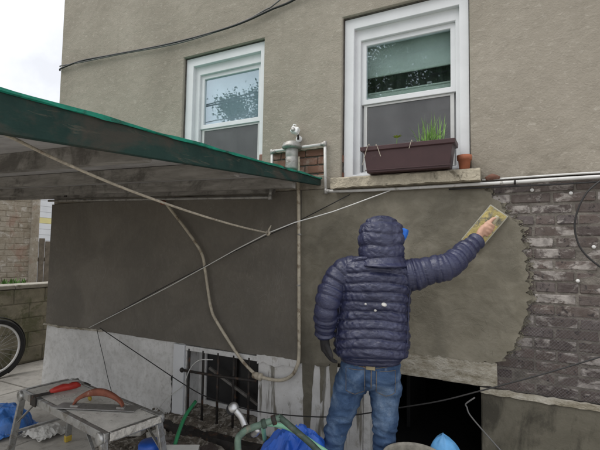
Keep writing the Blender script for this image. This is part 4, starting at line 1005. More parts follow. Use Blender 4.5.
def person():
    O = V((-.725, -.46, 0))
    P = empty('person', O)
    tag(P, 'person seen from behind in navy quilted jacket and jeans, pressing a float on the wall', 'person')
    # joints
    hipL = V((-.795, -.475, .86)); hipR = V((-.650, -.425, .86))
    knL = V((-.912, -.500, .47)); knR = V((-.648, -.415, .47)); anL = V((-.985, -.54, .085)); anR = V((-.650, -.435, .085))
    shL = V((-.864, -.535, 1.428)); elL = V((-.920, -.635, 1.195)); wrL = V((-.945, -.600, 1.018))
    shR = V((-.505, -.425, 1.405)); elR = V((-.315, -.335, 1.43)); wrR = V((-.182, -.125, 1.577))
    neck = V((-.69, -.455, 1.46)); hd = V((-.655, -.452, 1.585))
    a = V((.62, 0, .785)).normalized(); f = V((.785, 0, -.62)).normalized(); hc = V((-.128, -.078, 1.648))
    # ---- body: one continuous skin
    m = MB()
    m.rings([superring(V((-.72, -.455, z)) , w_, d_, 28, SX, SY, 2.3) for z, w_, d_ in ((.80, .15, .10), (.90, .155, .11), (1.05, .145, .10), (1.2, .155, .105), (1.32, .145, .10), (1.38, .11, .075), (1.42, .07, .06))])
    m.tube([neck - SZ*.06, neck, hd], [.06, .055, .055], 14, 4)
    hy = R(-54); fy = V((math.sin(-hy), math.cos(hy), 0)); fx = V((math.cos(hy), math.sin(hy), 0))     # face direction: right of the wall normal
    m.rings([superring(hd + SZ*z + fy*o, w_, d_, 24, fx, fy, 2.2) for z, w_, d_, o in ((-.115, .028, .03, .045), (-.105, .045, .055, .025), (-.08, .058, .075, .012), (-.03, .070, .088, .004), (.02, .075, .095, 0), (.06, .070, .088, 0), (.09, .050, .065, 0), (.105, .02, .03, 0))])
    m.tube([hd + fy*.085 + SZ*.02, hd + fy*.108 - SZ*.018, hd + fy*.088 - SZ*.030], [.008, .014, .008], 8, 4)          # nose
    for s_ in (-1, 1):
        m.tube([hd + fx*s_*.072 + SZ*.018, hd + fx*s_*.085 - fy*.012, hd + fx*s_*.073 - SZ*.032], [.008, .013, .007], 8, 4)   # ears
        m.tube([hd + fx*s_*.018 + fy*.086 + SZ*.034, hd + fx*s_*.045 + fy*.076 + SZ*.033], [.010, .008], 8)              # brow
    m.tube([hd + fy*.085 - fx*.024 - SZ*.058, hd + fy*.092 - SZ*.056, hd + fy*.085 + fx*.024 - SZ*.058], [.006, .009, .006], 8, 4)   # lips
    for h_, k_, an in ((hipL, knL, anL), (hipR, knR, anR)):
        m.tube([h_ + SZ*.03, h_.lerp(k_, .5), k_, k_.lerp(an, .3), an], [.08, .068, .05, .05, .034], 16, 5)
        m.tube([an + SZ*.03, an - SZ*.03, an + SY*.07 - SZ*.045, an + SY*.16 - SZ*.055], [.036, .038, .036, .022], 12, 4)
    m.tube([shL + V((.04, .02, -.03)), shL.lerp(elL, .5), elL, elL.lerp(wrL, .4), wrL], [.036, .040, .036, .035, .027], 14, 5)
    m.tube([shR - V((.06, .02, .03)), shR - V((0, 0, .02)), shR.lerp(elR, .5), elR, elR.lerp(wrR, .4), wrR], [.034, .04, .04, .036, .034, .026], 14, 5)
    hand_right(m, hc, a, f, wrR + (hc-wrR)*.12)
    body = remesh(m, 'body', .0048, 5).build('body', 'skin', P, True)
    # eyes
    for s_ in (-1, 1):
        MB().lathe([(.0, -.011), (.007, -.009), (.011, 0), (.007, .009), (0, .011)], hd + fx*s_*.032 + fy*.078 + SZ*.018, fy, 12, False).build('eye', 'white_plastic', P, True)
    # ---- jacket
    J = MB(); pitch = .051
    tab = [(.898, .150, .118), (.91, .170, .132), (.94, .190, .146), (1.0, .200, .152), (1.1, .196, .146), (1.2, .196, .138), (1.30, .202, .132), (1.365, .208, .126), (1.412, .200, .116), (1.438, .178, .102), (1.458, .142, .096), (1.475, .105, .09)]
    def cen(z): 
        t = (z-.87)/.6
        return V((-.730+.012*math.sin(t*3)+.022*t, -.462, z)) + SY*(.015*math.sin(t*3.1))
    rg = []; n = 190
    for k in range(n+1):
        z = .898 + (1.475-.898)*k/n; w_, d_ = interp(tab, z)
        def dp(th, z=z):
            p = cen(z) + SX*math.cos(th)*.2 + SY*math.sin(th)*.14
            wob = .012*mnoise.noise(p*4) + .005*mnoise.noise(p*13) + .020*math.cos(th)**2 - .01
            ss = z + wob
            q = quilt(ss, pitch*(1+.05*mnoise.noise(V((0, 0, z*3)))), .0160)
            wr = (abs(mnoise.noise(V((p.x*30+p.z*26, p.y*24, p.z*20-p.x*14))))-.2)*.010 + mnoise.noise(V((p.x*55-p.z*40, p.y*50, p.z*30)))*.0035
            big_ = mnoise.noise(p*6)*.016
            fade = 1 if z > .92 else .35
            return (q + wr*(q/.0160))*fade + big_
        rg.append(superring(cen(z), w_, d_, 150, SX, SY, 2.6, dp))
    J.rings(rg)
    # sleeves
    def sleeve(P_, rad, seed, r2=None):
        def dp(L, th, p):
            q = quilt(L + .020*mnoise.noise(p*6+V((seed, 0, 0))) + .010*math.sin(th) + .006*mnoise.noise(p*20), .050, .0110)
            return q + (abs(mnoise.noise(V((p.x*26+p.z*12, p.y*26, p.z*26))))-.2)*.012 + mnoise.noise(p*11)*.010
        J.tube(P_, rad, 56, 26, disp=dp, r2=r2)
    sleeve([shL + V((.075, .03, -.02)), shL + V((.004, -.010, -.045)), shL.lerp(elL, .55) + V((-.008, 0, 0)), elL, elL.lerp(wrL, .5), wrL + V((0, 0, .015))], [.056, .066, .062, .057, .052, .042], 1)
    sleeve([shR - V((.075, .03, .04)), shR + V((.008, .01, -.028)), shR.lerp(elR, .55) + V((0, 0, -.012)), elR, elR.lerp(wrR, .5), wrR], [.060, .077, .071, .061, .050, .040], 5)
    J = remesh(J, 'jacket', .0034, 1, None, .3)
    jk = J.build('jacket', 'navy_nylon', P, True)
    # cuffs and hem band
    MB().tube([wrL + V((0, -.004, .035)), wrL + V((0, 0, -.004))], .040, 20).build('cuff', 'navy_nylon', jk, True)
    c = MB(); c.tube([wrR - (wrR-elR).normalized()*.028, wrR + (wrR-elR).normalized()*.008], .037, 20); c.build('cuff', 'navy_nylon', jk, True)
    MB().rings([superring(cen(.885), w_, d_, 60, SX, SY, 2.6) for w_, d_ in ()] or [superring(V((-.722, -.46, z)), .160+e, .124+e, 60, SX, SY, 2.6) for z, e in ((.886, -.004), (.890, .004), (.902, .008), (.914, .006))], cap=False).build('hem_band', 'navy_nylon', jk, True)
    for s_ in (-1, 1):     # side seams
        pts = [cen(z) + SX*s_*(interp(tab, z)[0]+.006)*.93 - SY*(interp(tab, z)[1])*.62 for z in [.92+.05*k for k in range(9)]]
        MB().tube(pts, .0035, 6, 3).build('seam', 'navy_nylon', jk, True)
    # ---- hood: open shell round the head, opening towards the face
    hcz = [(1.425, .155, .135), (1.445, .128, .125), (1.47, .117, .120), (1.52, .114, .124), (1.57, .113, .128), (1.61, .106, .122), (1.65, .090, .108), (1.682, .064, .080), (1.702, .036, .048), (1.709, .006, .01)]
    rg = []; n = 70; half = R(44)
    for k in range(n+1):
        z = 1.425 + (1.709-1.425)*k/n; w_, d_ = interp(hcz, z); ring = []
        op = half*max(0, min(1, (1.685-z)/.05)) if z > 1.50 else half*max(.25, (z-1.425)/.075)
        for j in range(91):
            th = math.pi/2 + op + (2*math.pi-2*op)*j/90
            p = hd*1; c0 = V((hd.x, hd.y, z)) - fy*.006
            q = quilt(z - 1.47 + .016*mnoise.noise(V((th*1.2, z*9, 2))), .066, .010) if z < 1.69 else .006
            q *= min(1, .35+abs(th-4.71)*9)
            e = (abs(mnoise.noise(V((math.cos(th)*4+z*12, math.sin(th)*4, z*24))))-.2)*.009 + mnoise.noise(V((math.cos(th)*2, math.sin(th)*2, z*8)))*.007
            ring.append(c0 + fx*math.cos(th)*(w_+q+e) + fy*math.sin(th)*(d_+q+e))
        rg.append(ring)
    hm = MB().rings(rg, False, False)
    ho = hm.build('hood', 'navy_nylon', P, True)
    sol = ho.modifiers.new('thickness', 'SOLIDIFY'); sol.thickness = .012; sol.offset = -1
    # ---- cap
    cp = MB(); cp.rings([superring(hd + SZ*z, w_, d_, 26, fx, fy, 2.2) for z, w_, d_ in ((.035, .082, .102), (.06, .080, .100), (.085, .068, .085), (.105, .04, .05), (.112, .008, .01))])
    co = cp.build('cap', 'cap_blue', P, True)
    rg = []
    for k in range(13):
        t = -1+2*k/12; x = .088*t; yb = .090*math.sqrt(max(0, 1-t*t*.75)); ln = .058*math.sqrt(max(.02, 1-t*t*.93)); dz = -.075*t*t
        rg.append([hd + fx*x + fy*(yb-.01) + SZ*(.045+dz), hd + fx*x + fy*(yb+ln*.6) + SZ*(.052+dz), hd + fx*x*.92 + fy*(yb+ln) + SZ*(.044+dz*1.3)])
    vz = MB().rings(rg, False, False).build('visor', 'cap_blue', co, True)
    sv = vz.modifiers.new('thickness', 'SOLIDIFY'); sv.thickness = .004
    # ---- jeans
    m = MB()
    m.rings([superring(c_, w_, d_, 40, SX, SY, 2.4) for c_, w_, d_ in ((V((-.722, -.45, .955)), .158, .112), (V((-.722, -.452, .90)), .163, .118), (V((-.724, -.456, .84)), .168, .130), (V((-.724, -.458, .80)), .166, .128), (V((-.724, -.455, .765)), .150, .110), (V((-.724, -.45, .74)), .12, .08))])
    m.tube([hipL + V((.012, -.0, -.02)), hipL.lerp(knL, .28), hipL.lerp(knL, .6), knL, knL.lerp(anL, .35), anL + SZ*.04, anL - SZ*.035], [.092, .094, .078, .066, .066, .060, .064], 26, 8)
    m.tube([hipR + V((-.005, -.0, -.02)), hipR.lerp(knR, .28), hipR.lerp(knR, .6), knR, knR.lerp(anR, .35), anR + SZ*.04, anR - SZ*.035], [.092, .093, .078, .066, .066, .060, .064], 26, 8)
    def dj(co_, n_):
        z = co_.z
        fold = (.22-abs(mnoise.noise(V((co_.x*8+z*5, co_.y*8, z*22)))))*.020*(.15+.9*math.exp(-((z-.47)/.10)**2)+.9*math.exp(-((z-.74)/.06)**2)+1.2*math.exp(-((z-.12)/.1)**2))
        diag = (.2-abs(mnoise.noise(V((co_.x*9+z*16, co_.y*9, z*9-co_.x*14)))))*.014
        crack = -.012*math.exp(-((co_.x+.722)/.018)**2)*(1 if n_.y < -.3 and .76 < z < .90 else 0)
        return fold + diag + crack
    jm = remesh(m, 'jeans', .0065, 5, dj)
    je = jm.build('jeans', 'denim', P, True)
    bv = BVHTree.FromPolygons([tuple(v) for v in jm.v], jm.f)
    def onj(p, off=.003):
        h, nrm, i, d = bv.ray_cast(p - SY*.5, SY)
        return (h - SY*off) if h else p
    def strip(pts, r, name, mat='stitch'):
        MB().tube([onj(p, r*.6) for p in pts], r, 6).build(name, mat, je, True)
    cx = V((-.722, -.455, 0))
    for s_, dx in ((-1, -.083), (1, .080)):
        rg = []
        for k in range(9):
            z = .865-.125*k/8; hw = .052-.003*k/8
            row = []
            for j in range(9):
                u = -1+2*j/8; zz = z - (0 if k < 6 else (k-5)/3*.018*(1-abs(u)))
                row.append(onj(cx + SX*(dx+u*hw) + SZ*zz, .0045))
            rg.append(row)
        MB().rings(rg, False, False).build('back_pocket', 'denim', je, True)
        o_ = [(-1, .865), (-1, .742), (0, .722), (1, .742), (1, .865), (-1, .865)]
        pts = []
        for (a0, z0), (a1, z1) in zip(o_[:-1], o_[1:]): pts += [cx + SX*(dx+(a0+(a1-a0)*t/6)*.051) + SZ*(z0+(z1-z0)*t/6) for t in range(6)]
        MB().tube([onj(p, .006) for p in pts], .0017, 5).build('pocket_stitching', 'stitch', je)
    strip([cx + SX*.002 + SZ*(.93-.02*k) for k in range(9)], .0028, 'centre_seam')
    strip([cx + SX*(-.14+.028*k) + SZ*(.895-.018*math.sin(math.pi*k/10)) for k in range(11)], .0022, 'yoke_seam')
    rg = [[onj(cx + SX*(-.028+.05*k/5) + SZ*z, .007) for z in (.868, .900)] for k in range(6)]
    MB().rings(rg, False, False).build('leather_patch', 'leather_brown', je)
    # plaster splashes on the back of the jacket
    jb = BVHTree.FromPolygons([tuple(v) for v in J.v], J.f)
    for (dx, z, s_) in ((.068, 1.222, .014), (.022, 1.188, .008), (-.03, 1.22, .006), (.03, 1.475, .008)):
        p = cx + SX*dx + SZ*z; h, nrm, i, d = jb.ray_cast(p - SY*.5, SY)
        if h: MB().lathe([(s_*.3, .005), (s_*.9, .003), (s_*1.1, -.002), (s_*.6, -.006)], h, nrm + V((.3, 0, .4)), 9).build('plaster_splash', 'paper_white', jk, True)
    # ---- left glove
    m = MB(); d = V((.06, .12, -1)).normalized(); back = V((-.72, -.62, 0)).normalized(); side = d.cross(back).normalized()
    if side.x < 0: side = -side
    hand_left(m, wrL + V((0, 0, -.005)), d, side, back)
    remesh(m, 'glove', .0028, 2).build('glove', 'glove', P, True)
    # ---- boots
    for an in (anL, anR):
        m = MB(); m.tube([an + SZ*.08, an, an - SZ*.03 + SY*.01], [.052, .052, .056], 16, 4)
        m.tube([an - SY*.055 - SZ*.035, an + SY*.02 - SZ*.03, an + SY*.10 - SZ*.038, an + SY*.185 - SZ*.05], [.035, .052, .048, .026], 16, 5)
        m.box((-.045, -.075, 0), (.045, .20, .025), Matrix.Translation((an.x, an.y, .002)) @ Matrix.Rotation(YAW, 4, 'Z'))
        remesh(m, 'boot', .006, 3).build('boot', 'boot', P, True)
    # ---- plastering float in the right hand
    F = empty('plastering_float', (-.148, -.02, 1.50)); tag(F, 'yellowish rectangular plastering float held flat against the wet render', 'float')
    fc = V((-.148, 0, 1.655)); hl, hw = .137, .062
    M_ = Matrix(((f.x, 0, a.x, fc.x), (0, 1, 0, 0), (f.z, 0, a.z, fc.z), (0, 0, 0, 1)))
    MB().box((-hw, -.021, -hl), (hw, -.0085, hl), M_).build('board', 'float_edge', F, bevel=.003)
    rg = []
    for i in range(15):
        rg.append([M_ @ V((-hw*.90+2*hw*.90*j/9, -.0215-.006*abs(fbm((i*.4, j*.4, 0), 1, 3))*(1 if 0 < j < 9 and 0 < i < 14 else 0), -hl*.95+2*hl*.95*i/14)) for j in range(10)])
    MB().rings(rg, False, False).build('plaster_smear', 'float_face', F, True)
    h0 = hc - a*.075; h1 = hc + a*.095
    MB().tube([h0, h0 + a*.03, hc, hc + a*.06, h1], [.012, .0155, .0165, .0155, .012], 14, 5).build('handle', 'float_handle', F, True)
    for p in (h0 + a*.012, h1 - a*.012):
        MB().tube([p, V((p.x, -.0185, p.z))], [.010, .013], 10).build('handle_post', 'float_handle', F, True)
person()
# ------------------------------------------------------------------ work bench and what is on it
def bench():
    ang = R(-10); c = V((-2.49, -.915, 0)); M_ = Matrix.Translation(c) @ Matrix.Rotation(ang, 4, 'Z'); hl, hw, zt = .565, .168, .50
    B = empty('work_bench', c); tag(B, 'folding aluminium work platform splashed with dry plaster in the left foreground', 'bench')
    W_ = lambda x, y, z: M_ @ V((x, y, z))
    t = MB(); n = 40; rg = []
    for i in range(n+1):
        x = -hl+.02+(2*hl-.04)*i/n
        rg.append([W_(x, -hw+.02+(2*hw-.04)*j/10, zt-.004+.0025*fbm((x, j*.1, 0), 12, 3)) for j in range(11)])
    t.rings(rg, False, False); t.build('deck', 'bench_top', B, True)
    MB().box((-hl+.021, -hw+.021, zt-.03), (hl-.021, hw-.021, zt-.009), M_).build('deck_tray', 'aluminium', B)
    for s_ in (-1, 1):
        MB().box((-hl, s_*hw-.015, zt-.048), (hl, s_*hw+.015, zt), M_).build('side_rail', 'aluminium', B, bevel=.004)
        MB().box((s_*hl-.016, -hw+.02, zt-.048), (s_*hl+.016, hw-.02, zt+.001), M_).build('end_rail', 'aluminium', B, bevel=.004)
    # crusted plaster on the end rail
    rs = random.Random(3); m = MB()
    rg = [[W_(hl+.0165+max(0, .010*fbm((y, z, 1), 28, 4)+.003)*(0 if z in (zt-.040,) else 1), y, z+.004*fbm((y, z, 7), 20, 2)) for z in [zt+.004-.044*q/9 for q in range(10)]] for y in [-hw*.96+1.92*hw*i/70 for i in range(71)]]
    MB().rings(rg, False, False).build('plaster_crust', 'cement_crust', B)
    for k in range(110):
        x = rs.uniform(-hl, hl); y = rs.uniform(-hw, hw); s_ = rs.uniform(.002, .007)
        m.lathe([(s_*1.3, 0), (s_, s_*.35), (s_*.3, s_*.5)], W_(x, y, zt-.003), (0, 0, 1), 6)
    tag(m.build('plaster_crumbs', 'cement_crust', B), kind='stuff')
    # hinged splayed legs with braces and rubber feet
    for sx in (-1, 1):
        for sy in (-1, 1):
            top = W_(sx*(hl-.03), sy*(hw+.004), zt-.03); ft = W_(sx*(hl+.075), sy*(hw+.03), .03)
            lg = MB().bar(top, ft, .042, .024, M_.to_3x3() @ V((1, 0, 0))).build('leg', 'aluminium', B, bevel=.003)
            MB().bar(top.lerp(ft, .95), ft + (ft-top).normalized()*.028, .048, .032, M_.to_3x3() @ V((1, 0, 0))).build('foot', 'yellow_rubber', lg, bevel=.004)
            MB().bar(top.lerp(ft, .45), W_(sx*(hl-.22), sy*(hw-.002), zt-.045), .016, .006, (0, 0, 1)).build('brace', 'aluminium', B)
            MB().lathe([(.028, -.012), (.034, -.008), (.034, .008), (.028, .012)], W_(sx*(hl-.035), sy*(hw+.022), zt-.030), M_.to_3x3() @ V((0, 1, 0)), 14).build('hinge', 'aluminium', B, True)
        a_ = W_(sx*(hl-.03+.105*.60), -hw-.02, .21); b_ = W_(sx*(hl-.03+.105*.60), hw+.02, .21)
        MB().bar(a_, b_, .03, .014).build('cross_rung', 'aluminium', B, bevel=.003)
    MB().box((-.36, -hw-.026, zt-.05), (-.28, -hw-.019, zt+.012), M_).build('catch', 'dark_iron', B)
    # red-handled tool
    Tt = empty('red_tool', (-2.79, -.90, zt)); tag(Tt, 'short tool with a bright red handle lying on the bench deck', 'tool')
    d = V((.30, .95, 0)).normalized(); p0 = V((-2.815, -.985, zt+.015)); sd_ = V((d.y, -d.x, 0))
    rg = []
    for t_, w_, h_, o in ((0, .018, .012, 0), (.03, .024, .02, .0), (.08, .03, .026, .002), (.12, .026, .022, .0), (.16, .032, .028, .004), (.19, .018, .012, .004)):
        q = p0 + d*(.03+t_) + SZ*(h_*.6+o); rg.append([q + sd_*math.cos(2*math.pi*k/12)*w_ + SZ*math.sin(2*math.pi*k/12)*h_ for k in range(12)])
    MB().rings(rg).build('handle', 'red_plastic', Tt, True)
    MB().bar(p0 - d*.075 - SZ*.002, p0 + d*.05 - SZ*.002, .03, .014).build('blade', 'dark_iron', Tt, bevel=.003)
    MB().tube([p0 + d*.15 + SZ*.05, p0 + d*.20 + sd_*.03 + SZ*.05, p0 + d*.24 + sd_*.01 + SZ*.02], .006, 7, 5).build('trigger', 'galvanised', Tt, True)
    # arched-handle finishing trowel
    T2 = empty('finishing_trowel', (-2.32, -.97, zt)); tag(T2, 'long steel trowel with an arched red-brown handle across the bench', 'trowel')
    a0 = V((-2.56, -1.06, zt+.007)); a1 = V((-2.085, -.862, zt+.007)); d = (a1-a0).normalized(); sd_ = V((-d.y, d.x, 0))
    MB().bar(a0, a1, .095, .006).build('blade', 'steel', T2, bevel=.002)
    h0 = a0.lerp(a1, .20) + SZ*.006; h1 = a0.lerp(a1, .82) + SZ*.006; rg = []
    for k in range(29):
        t_ = k/28; q = h0.lerp(h1, t_); hh = .082*math.sin(math.pi*t_)**.6; q = q + SZ*(hh+.004); th = .017-.004*math.cos(2*math.pi*t_)
        rg.append([q + sd_*x*.017 + SZ*y*th for x, y in ((-1, -.6), (-.6, -1), (.6, -1), (1, -.6), (1, .6), (.6, 1), (-.6, 1), (-1, .6))])
    MB().rings(rg).build('handle', 'rust_red', T2, True)
    for k in (.22, .80):
        MB().bar(a0.lerp(a1, k-.05)+SZ*.006, a0.lerp(a1, k+.05)+SZ*.006, .04, .010).build('mount', 'galvanised', T2, bevel=.002)
    b = MB(); b.lathe([(.006, 0), (.012, .004), (.012, .03), (.008, .034), (.008, .05)], (-2.50, -.885, zt+.014), (.8, -.5, 0), 12)
    tag(b.build('brass_fitting', 'yellow_rubber', smooth=True), 'small brass fitting lying between red tool and trowel', 'fitting')
    b = MB(); b.tube([(-2.92, -.70, zt+.006), (-2.88, -.71, zt+.02), (-2.83, -.69, zt+.008), (-2.78, -.71, zt+.018), (-2.74, -.70, zt+.006)], .006, 6, 5)
    tag(b.build('wire_scrap', 'dark_iron', smooth=True), 'dark curled scrap of wire at the back of the bench deck', 'scrap')
bench()

def crumple(name, mat, c, rx, ry, h, seed, label, cat, n=46, amp=.5, smooth=False, parent=None):
    """crumpled sheet heaped over a low core"""
    rg = []
    for i in range(n+1):
        row = []
        for j in range(n+1):
            u = -1+2*i/n; v = -1+2*j/n; rr = math.sqrt(u*u+v*v)/1.0
            k = max(0, 1-rr**2.2)
            fold = 1-2*abs(mnoise.noise(V((u*2.6+seed, v*2.6, seed)))) + .35*(1-2*abs(mnoise.noise(V((u*4.5, v*4.5+seed, seed+3)))))
            z = h*(k**.6)*(.75+.35*amp*fold) + .02*abs(fold)*(1-k) + .012
            row.append((c[0]+u*rx+.06*rx*mnoise.noise(V((u*3, v*3, seed+8))), c[1]+v*ry+.06*ry*mnoise.noise(V((u*3+4, v*3, seed))), c[2]+max(.006, z)))
        rg.append(row)
    o = MB().rings(rg, False, False).build(name, mat, parent, smooth)
    s_ = o.modifiers.new('thickness', 'SOLIDIFY'); s_.thickness = .003; s_.offset = 1
    return tag(o, label, cat) if parent is None else o

def clutter():
    # bicycle leaning by the low wall; only its front wheel is in view
    B = empty('bicycle', (-5.22, -.55, 0)); tag(B, 'black-tyred bicycle standing by the low block wall at the left edge', 'bicycle')
    X = -5.22
    for y in (-.05, -1.08):
        wh = empty('wheel', (X, y, .335), B); R0 = .31
        pts = [(X, y+math.cos(t)*R0, .335+math.sin(t)*R0) for t in [2*math.pi*k/56 for k in range(56)]]
        MB().tube(pts, .026, 10, closed_path=True).build('tyre', 'rubber', wh, True)
        pts = [(X, y+math.cos(t)*.272, .335+math.sin(t)*.272) for t in [2*math.pi*k/56 for k in range(56)]]
        MB().tube(pts, .013, 8, closed_path=True).build('rim', 'white_plastic', wh, True)
        pts = [(X-.03, y+math.cos(t)*.352, .335+math.sin(t)*.352) for t in [R(-60)+R(235)*k/40 for k in range(41)]]
        MB().tube(pts, [.022, .022], 8, r2=[.007, .007], up=(1, 0, 0)).build('mudguard', 'rubber', wh, True)
        MB().lathe([(.008, -.05), (.012, -.045), (.024, -.03), (.016, -.02), (.016, .02), (.024, .03), (.012, .045), (.008, .05)], (X, y, .335), (1, 0, 0), 14).build('hub', 'steel', wh, True)
        for k in range(28):
            t = 2*math.pi*k/28; a = t+(.6 if k % 2 else -.6); sx = .028 if k % 4 < 2 else -.028
            MB().tube([(X+sx, y+math.cos(a)*.022, .335+math.sin(a)*.022), (X, y+math.cos(t)*.265, .335+math.sin(t)*.265)], .0016, 4).build('spoke', 'steel', wh)
    head = V((X, -.25, .86)); bb = V((X, -.70, .30)); seat = V((X, -.86, .80))
    for n_, a, b, r in (('fork', V((X-.05, -.03, .335)), V((X-.03, -.19, .70)), .011), ('fork', V((X+.05, -.03, .335)), V((X+.03, -.19, .70)), .011), ('head_tube', V((X, -.185, .68)), head, .02), ('top_tube', V((X, -.24, .80)), seat, .015), ('down_tube', V((X, -.20, .70)), bb, .017), ('seat_tube', bb, seat + V((0, -.04, .12)), .015), ('chain_stay', bb, V((X, -1.08, .335)), .010), ('seat_stay', seat, V((X, -1.08, .335)), .009)):
        MB().tube([a, b], r, 10).build(n_, 'dark_iron', B, True)
    MB().tube([(X-.28, -.30, .98), (X-.1, -.24, .97), (X+.1, -.24, .97), (X+.28, -.30, .98)], .013, 10, 5).build('handlebar', 'dark_iron', B, True)
    MB().tube([(X, -.78, .945), (X, -.88, .95), (X, -1.02, .955)], [.025, .05, .075], 12, 5, r2=[.02, .03, .035]).build('saddle', 'rubber', B, True)
    MB().lathe([(.0, -.006), (.09, -.004), (.09, .004), (.0, .006)], bb + V((.05, 0, 0)), (1, 0, 0), 22, False).build('chainring', 'steel', B)
    # plastic and sheets left of the bench
    crumple('blue_bag', 'blue_plastic', (-3.74, -.72, 0), .22, .18, .20, 3, 'bright blue plastic bag heaped behind the left bench leg', 'bag')
    crumple('white_sack', 'paper_white', (-3.36, -.62, 0), .14, .12, .07, 9, 'crumpled whitish sack under the left end of the bench', 'sack')
    crumple('blue_sheet', 'blue_plastic', (-3.02, -1.30, 0), .13, .08, .12, 5, 'small blue plastic scrap at the lower left corner below the bench', 'plastic sheet')
    g = MB()
    for k in range(12):
        g.bar((-3.75+.03*k, -.80, .03), (-3.75+.03*k, -.56, .012), .003, .003); g.bar((-3.75, -.80+.02*k, .032-.0016*k), (-3.42, -.80+.02*k, .032-.0016*k), .003, .003)
    tag(g.build('wire_grid', 'galvanised'), 'piece of grey wire grid lying by the blue bag', 'wire grid')
    # dark strip standing in for shadow under the ledge; broken masonry
    t = MB(); n = 24
    t.rings([[(x, -.18+.03*fbm((x, 1, 1), 3, 2), .03+.0), (x, -.09, .035), (x, -.10, .088+.012*fbm((x, 2, 1), 8, 3)), (x, -.17, .085+.012*fbm((x, 3, 1), 8, 3))] for x in [-2.72+1.08*k/n for k in range(n+1)]])
    tag(t.build('rotten_timber', 'dark_iron'), 'dark rotten timber lying along the wall foot below the basement window', 'timber')
    ms = brick_meshes(.13, .055, .09, 4)
    for k, (x, y, z, rz, l_, mt) in enumerate(((-2.70, -.30, .045, .4, 'pale brick end lying behind the right bench leg', 'cement_crust'), (-2.52, -.26, .04, 1.1, 'small grey rubble piece right of the bench leg', 'cement_crust'), (-2.35, -.32, .035, .1, 'dark broken brick below the basement window bars', 'old_brick'), (-1.98, -.28, .04, -.5, 'broken brick lying in the earth by the green tube', 'old_brick'))):
        o = link('brick_piece', ms[k], mt, (x, y, z)); o.rotation_euler = (random.uniform(-.2, .2), random.uniform(-.2, .2), rz); tag(o, l_, 'brick', 'broken bricks in the earth')
    # green tube
    tag(MB().tube([(-1.985, -.44, .44), (-1.95, -.60, .37), (-1.86, -.80, .22), (-1.75, -1.0, .02)], .0125, 10, 6).build('green_tube', 'green_tube', smooth=True), 'bright green plastic tube leaning up from the ground before the window bars', 'tube')
    # jar and carton between bench and tube
    j = empty('jar', (-2.05, -.80, 0)); tag(j, 'blue and white round jar lying between bench and green tube', 'jar')
    MB().lathe([(.03, 0), (.062, .006), (.066, .05), (.066, .22), (.06, .235)], (-2.03, -.80, 0), (0, 0, 1), 18).build('body', 'paper_white', j, True)
    MB().lathe([(.069, .225), (.072, .235), (.072, .285), (.06, .30), (.02, .302)], (-2.03, -.80, 0), (0, 0, 1), 18).build('lid', 'blue_tarp', j, True)
    cb = Matrix.Translation((-1.80, -.80, .24)) @ Matrix.Rotation(.5, 4, 'Z') @ Matrix.Rotation(-.25, 4, 'X')
    ct = empty('carton', (-1.80, -.80, 0)); tag(ct, 'open white carton with raised flap at the bottom edge beside the green tube', 'carton')
    q = MB().wall(-.11, .11, -.12, .12, [(-.105, .105, -.115, .115)], -.0, .24); 
    MB().box((-.11, -.09, -.24), (.11, .09, 0), Matrix.Translation((-1.80, -.80, .26)) @ Matrix.Rotation(.5, 4, 'Z')).build('box', 'paper_white', ct, bevel=.003)
    MB().box((-.11, -.10, 0), (.11, .08, .006), Matrix.Translation((-1.80, -.80, .275)) @ Matrix.Rotation(.5, 4, 'Z') @ Matrix.Rotation(.16, 4, 'X')).build('flap', 'paper_white', ct)
    crumple('blue_scrap', 'blue_tarp', (-1.85, -.50, .02), .18, .10, .07, 12, 'flat blue plastic scrap on the earth behind the carton', 'plastic scrap')
    # blue tarpaulin in front of the streaked wall
    crumple('blue_tarp', 'blue_tarp', (-1.10, -.62, 0), .30, .24, .53, 21, 'crumpled deep blue tarpaulin heaped left of the person', 'tarpaulin', 60, .45)
    h = MB().tube([(-1.32, -.60, .38), (-1.26, -.72, .52), (-1.195, -.779, .560), (-1.093, -.773, .563), (-1.004, -.771, .541), (-.913, -.780, .512), (-.817, -.785, .472), (-.72, -.80, .36), (-.66, -.83, .02)], .0125, 12, 6)
    tag(h.build('garden_hose', 'pale_green_hose', smooth=True), 'pale green hose arching over the blue tarpaulin', 'hose')
    # old green tubular frame with chrome fitting
    F = empty('tubular_frame', (-1.1, -.95, 0)); tag(F, 'old verdigris green tube frame with a chrome fitting, standing before the tarpaulin', 'frame')
    A = V((-1.205, -1.04, .50)); A2 = V((-1.218, -1.03, .60)); Ap = V((-1.045, -.905, .665))
    MB().tube([V((-1.16, -1.06, .01)), V((-1.19, -1.05, .3)), A, V((-1.213, -1.035, .57)), V((-1.200, -1.022, .597)), A2.lerp(Ap, .25), A2.lerp(Ap, .6), Ap], .0165, 12, 5).build('bent_tube', 'verdigris', F, True)
    MB().tube([Ap + V((-.008, -.005, .003)), Ap.lerp(V((-.858, -.865, .526)), .4), V((-.858, -.865, .526)), V((-.80, -.86, .44)), V((-.77, -.86, .01))], .0155, 12, 4).build('leg_tube', 'dark_verdigris', F, True)
    MB().lathe([(.020, -.012), (.024, -.010), (.024, .010), (.020, .012)], Ap + V((-.03, -.02, -.012)), A2-Ap, 12).build('collar', 'dark_iron', F, True)
    MB().lathe([(.020, -.012), (.0235, -.010), (.0235, .010), (.020, .012)], Ap + V((-.07, -.05, -.027)), A2-Ap, 12).build('collar', 'dark_verdigris', F, True)
    kb = V((-1.318, -.93, .672))
    MB().tube([kb, V((-1.27, -.925, .63)), V((-1.235, -.93, .585)), V((-1.17, -.955, .578)), V((-1.135, -.975, .615))], [.017, .016, .018, .017, .015], 10, 5).build('fitting', 'steel', F, True)
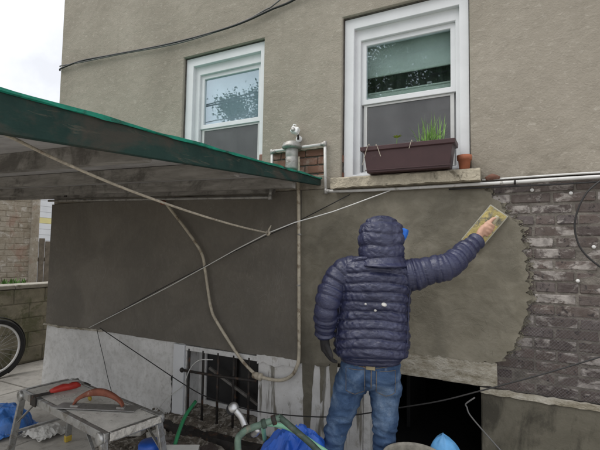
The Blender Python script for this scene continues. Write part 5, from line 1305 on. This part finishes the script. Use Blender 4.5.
    MB().lathe([(.012, -.02), (.024, -.014), (.028, 0), (.026, .012), (.012, .02)], kb, (.45, -.5, .6), 16).build('knob', 'steel', F, True)
    MB().lathe([(.022, -.006), (.030, -.004), (.030, .004), (.022, .006)], kb + V((-.014, .006, -.012)), (.45, -.5, .6), 16).build('washer', 'rubber', F, True)
    MB().lathe([(.024, -.03), (.027, -.02), (.027, .02), (.024, .03)], V((-1.21, -.945, .578)), (1, -.3, 0), 12).build('clamp', 'dark_iron', F, True)
    # bucket and light-blue bag before the doorway
    bk = empty('bucket', (-.465, -.55, 0)); tag(bk, 'cement-crusted bucket rim just showing at the bottom edge before the doorway', 'bucket')
    MB().lathe([(.115, 0), (.12, .005), (.148, .43), (.158, .435), (.158, .462), (.150, .466), (.143, .45), (.12, .20), (0, .20)], (-.462, -.55, 0), (0, 0, 1), 32, False).build('pail', 'bucket_rim', bk, True)
    MB().lathe([(0, .40), (.09, .40), (.139, .395)], (-.462, -.55, 0), (0, 0, 1), 24, False).build('mortar', 'fresh_render', bk, True)
    m = MB(); rg = []
    for k in range(25):
        t = k/24; z = .52*t; r = .12*(1-t**5)**.6*(.85+.15*math.sin(t*3)); rg.append([(-.335+.012*math.sin(t*4)+math.cos(a)*r*(1+.25*mnoise.noise(V((math.cos(a)*1.5, math.sin(a)*1.5, t*4)))), -.36+math.sin(a)*r*.8, .004+z+.02*mnoise.noise(V((math.cos(a)*2, math.sin(a)*2, 3+t*5)))) for a in [2*math.pi*j/28 for j in range(28)]])
    m.rings(rg); tag(m.build('light_blue_bag', 'light_blue', smooth=True), 'light blue speckled bag standing at the bottom edge before the doorway', 'bag')
clutter()

def vent_cap():
    v = empty('roof_vent', (-1.55, -1.93, 1.945)); tag(v, 'tiny dark vent cap sticking up from the canopy roof at the far left', 'vent')
    MB().lathe([(.008, 0), (.008, .075)], (-1.55, -1.93, 1.945), (0, 0, 1), 10).build('stem', 'galvanised', v, True)
    MB().lathe([(.018, 0), (.020, .004), (.010, .016), (.003, .020)], (-1.55, -1.93, 2.02), (0, 0, 1), 12).build('cap', 'galvanised', v, True)
vent_cap()
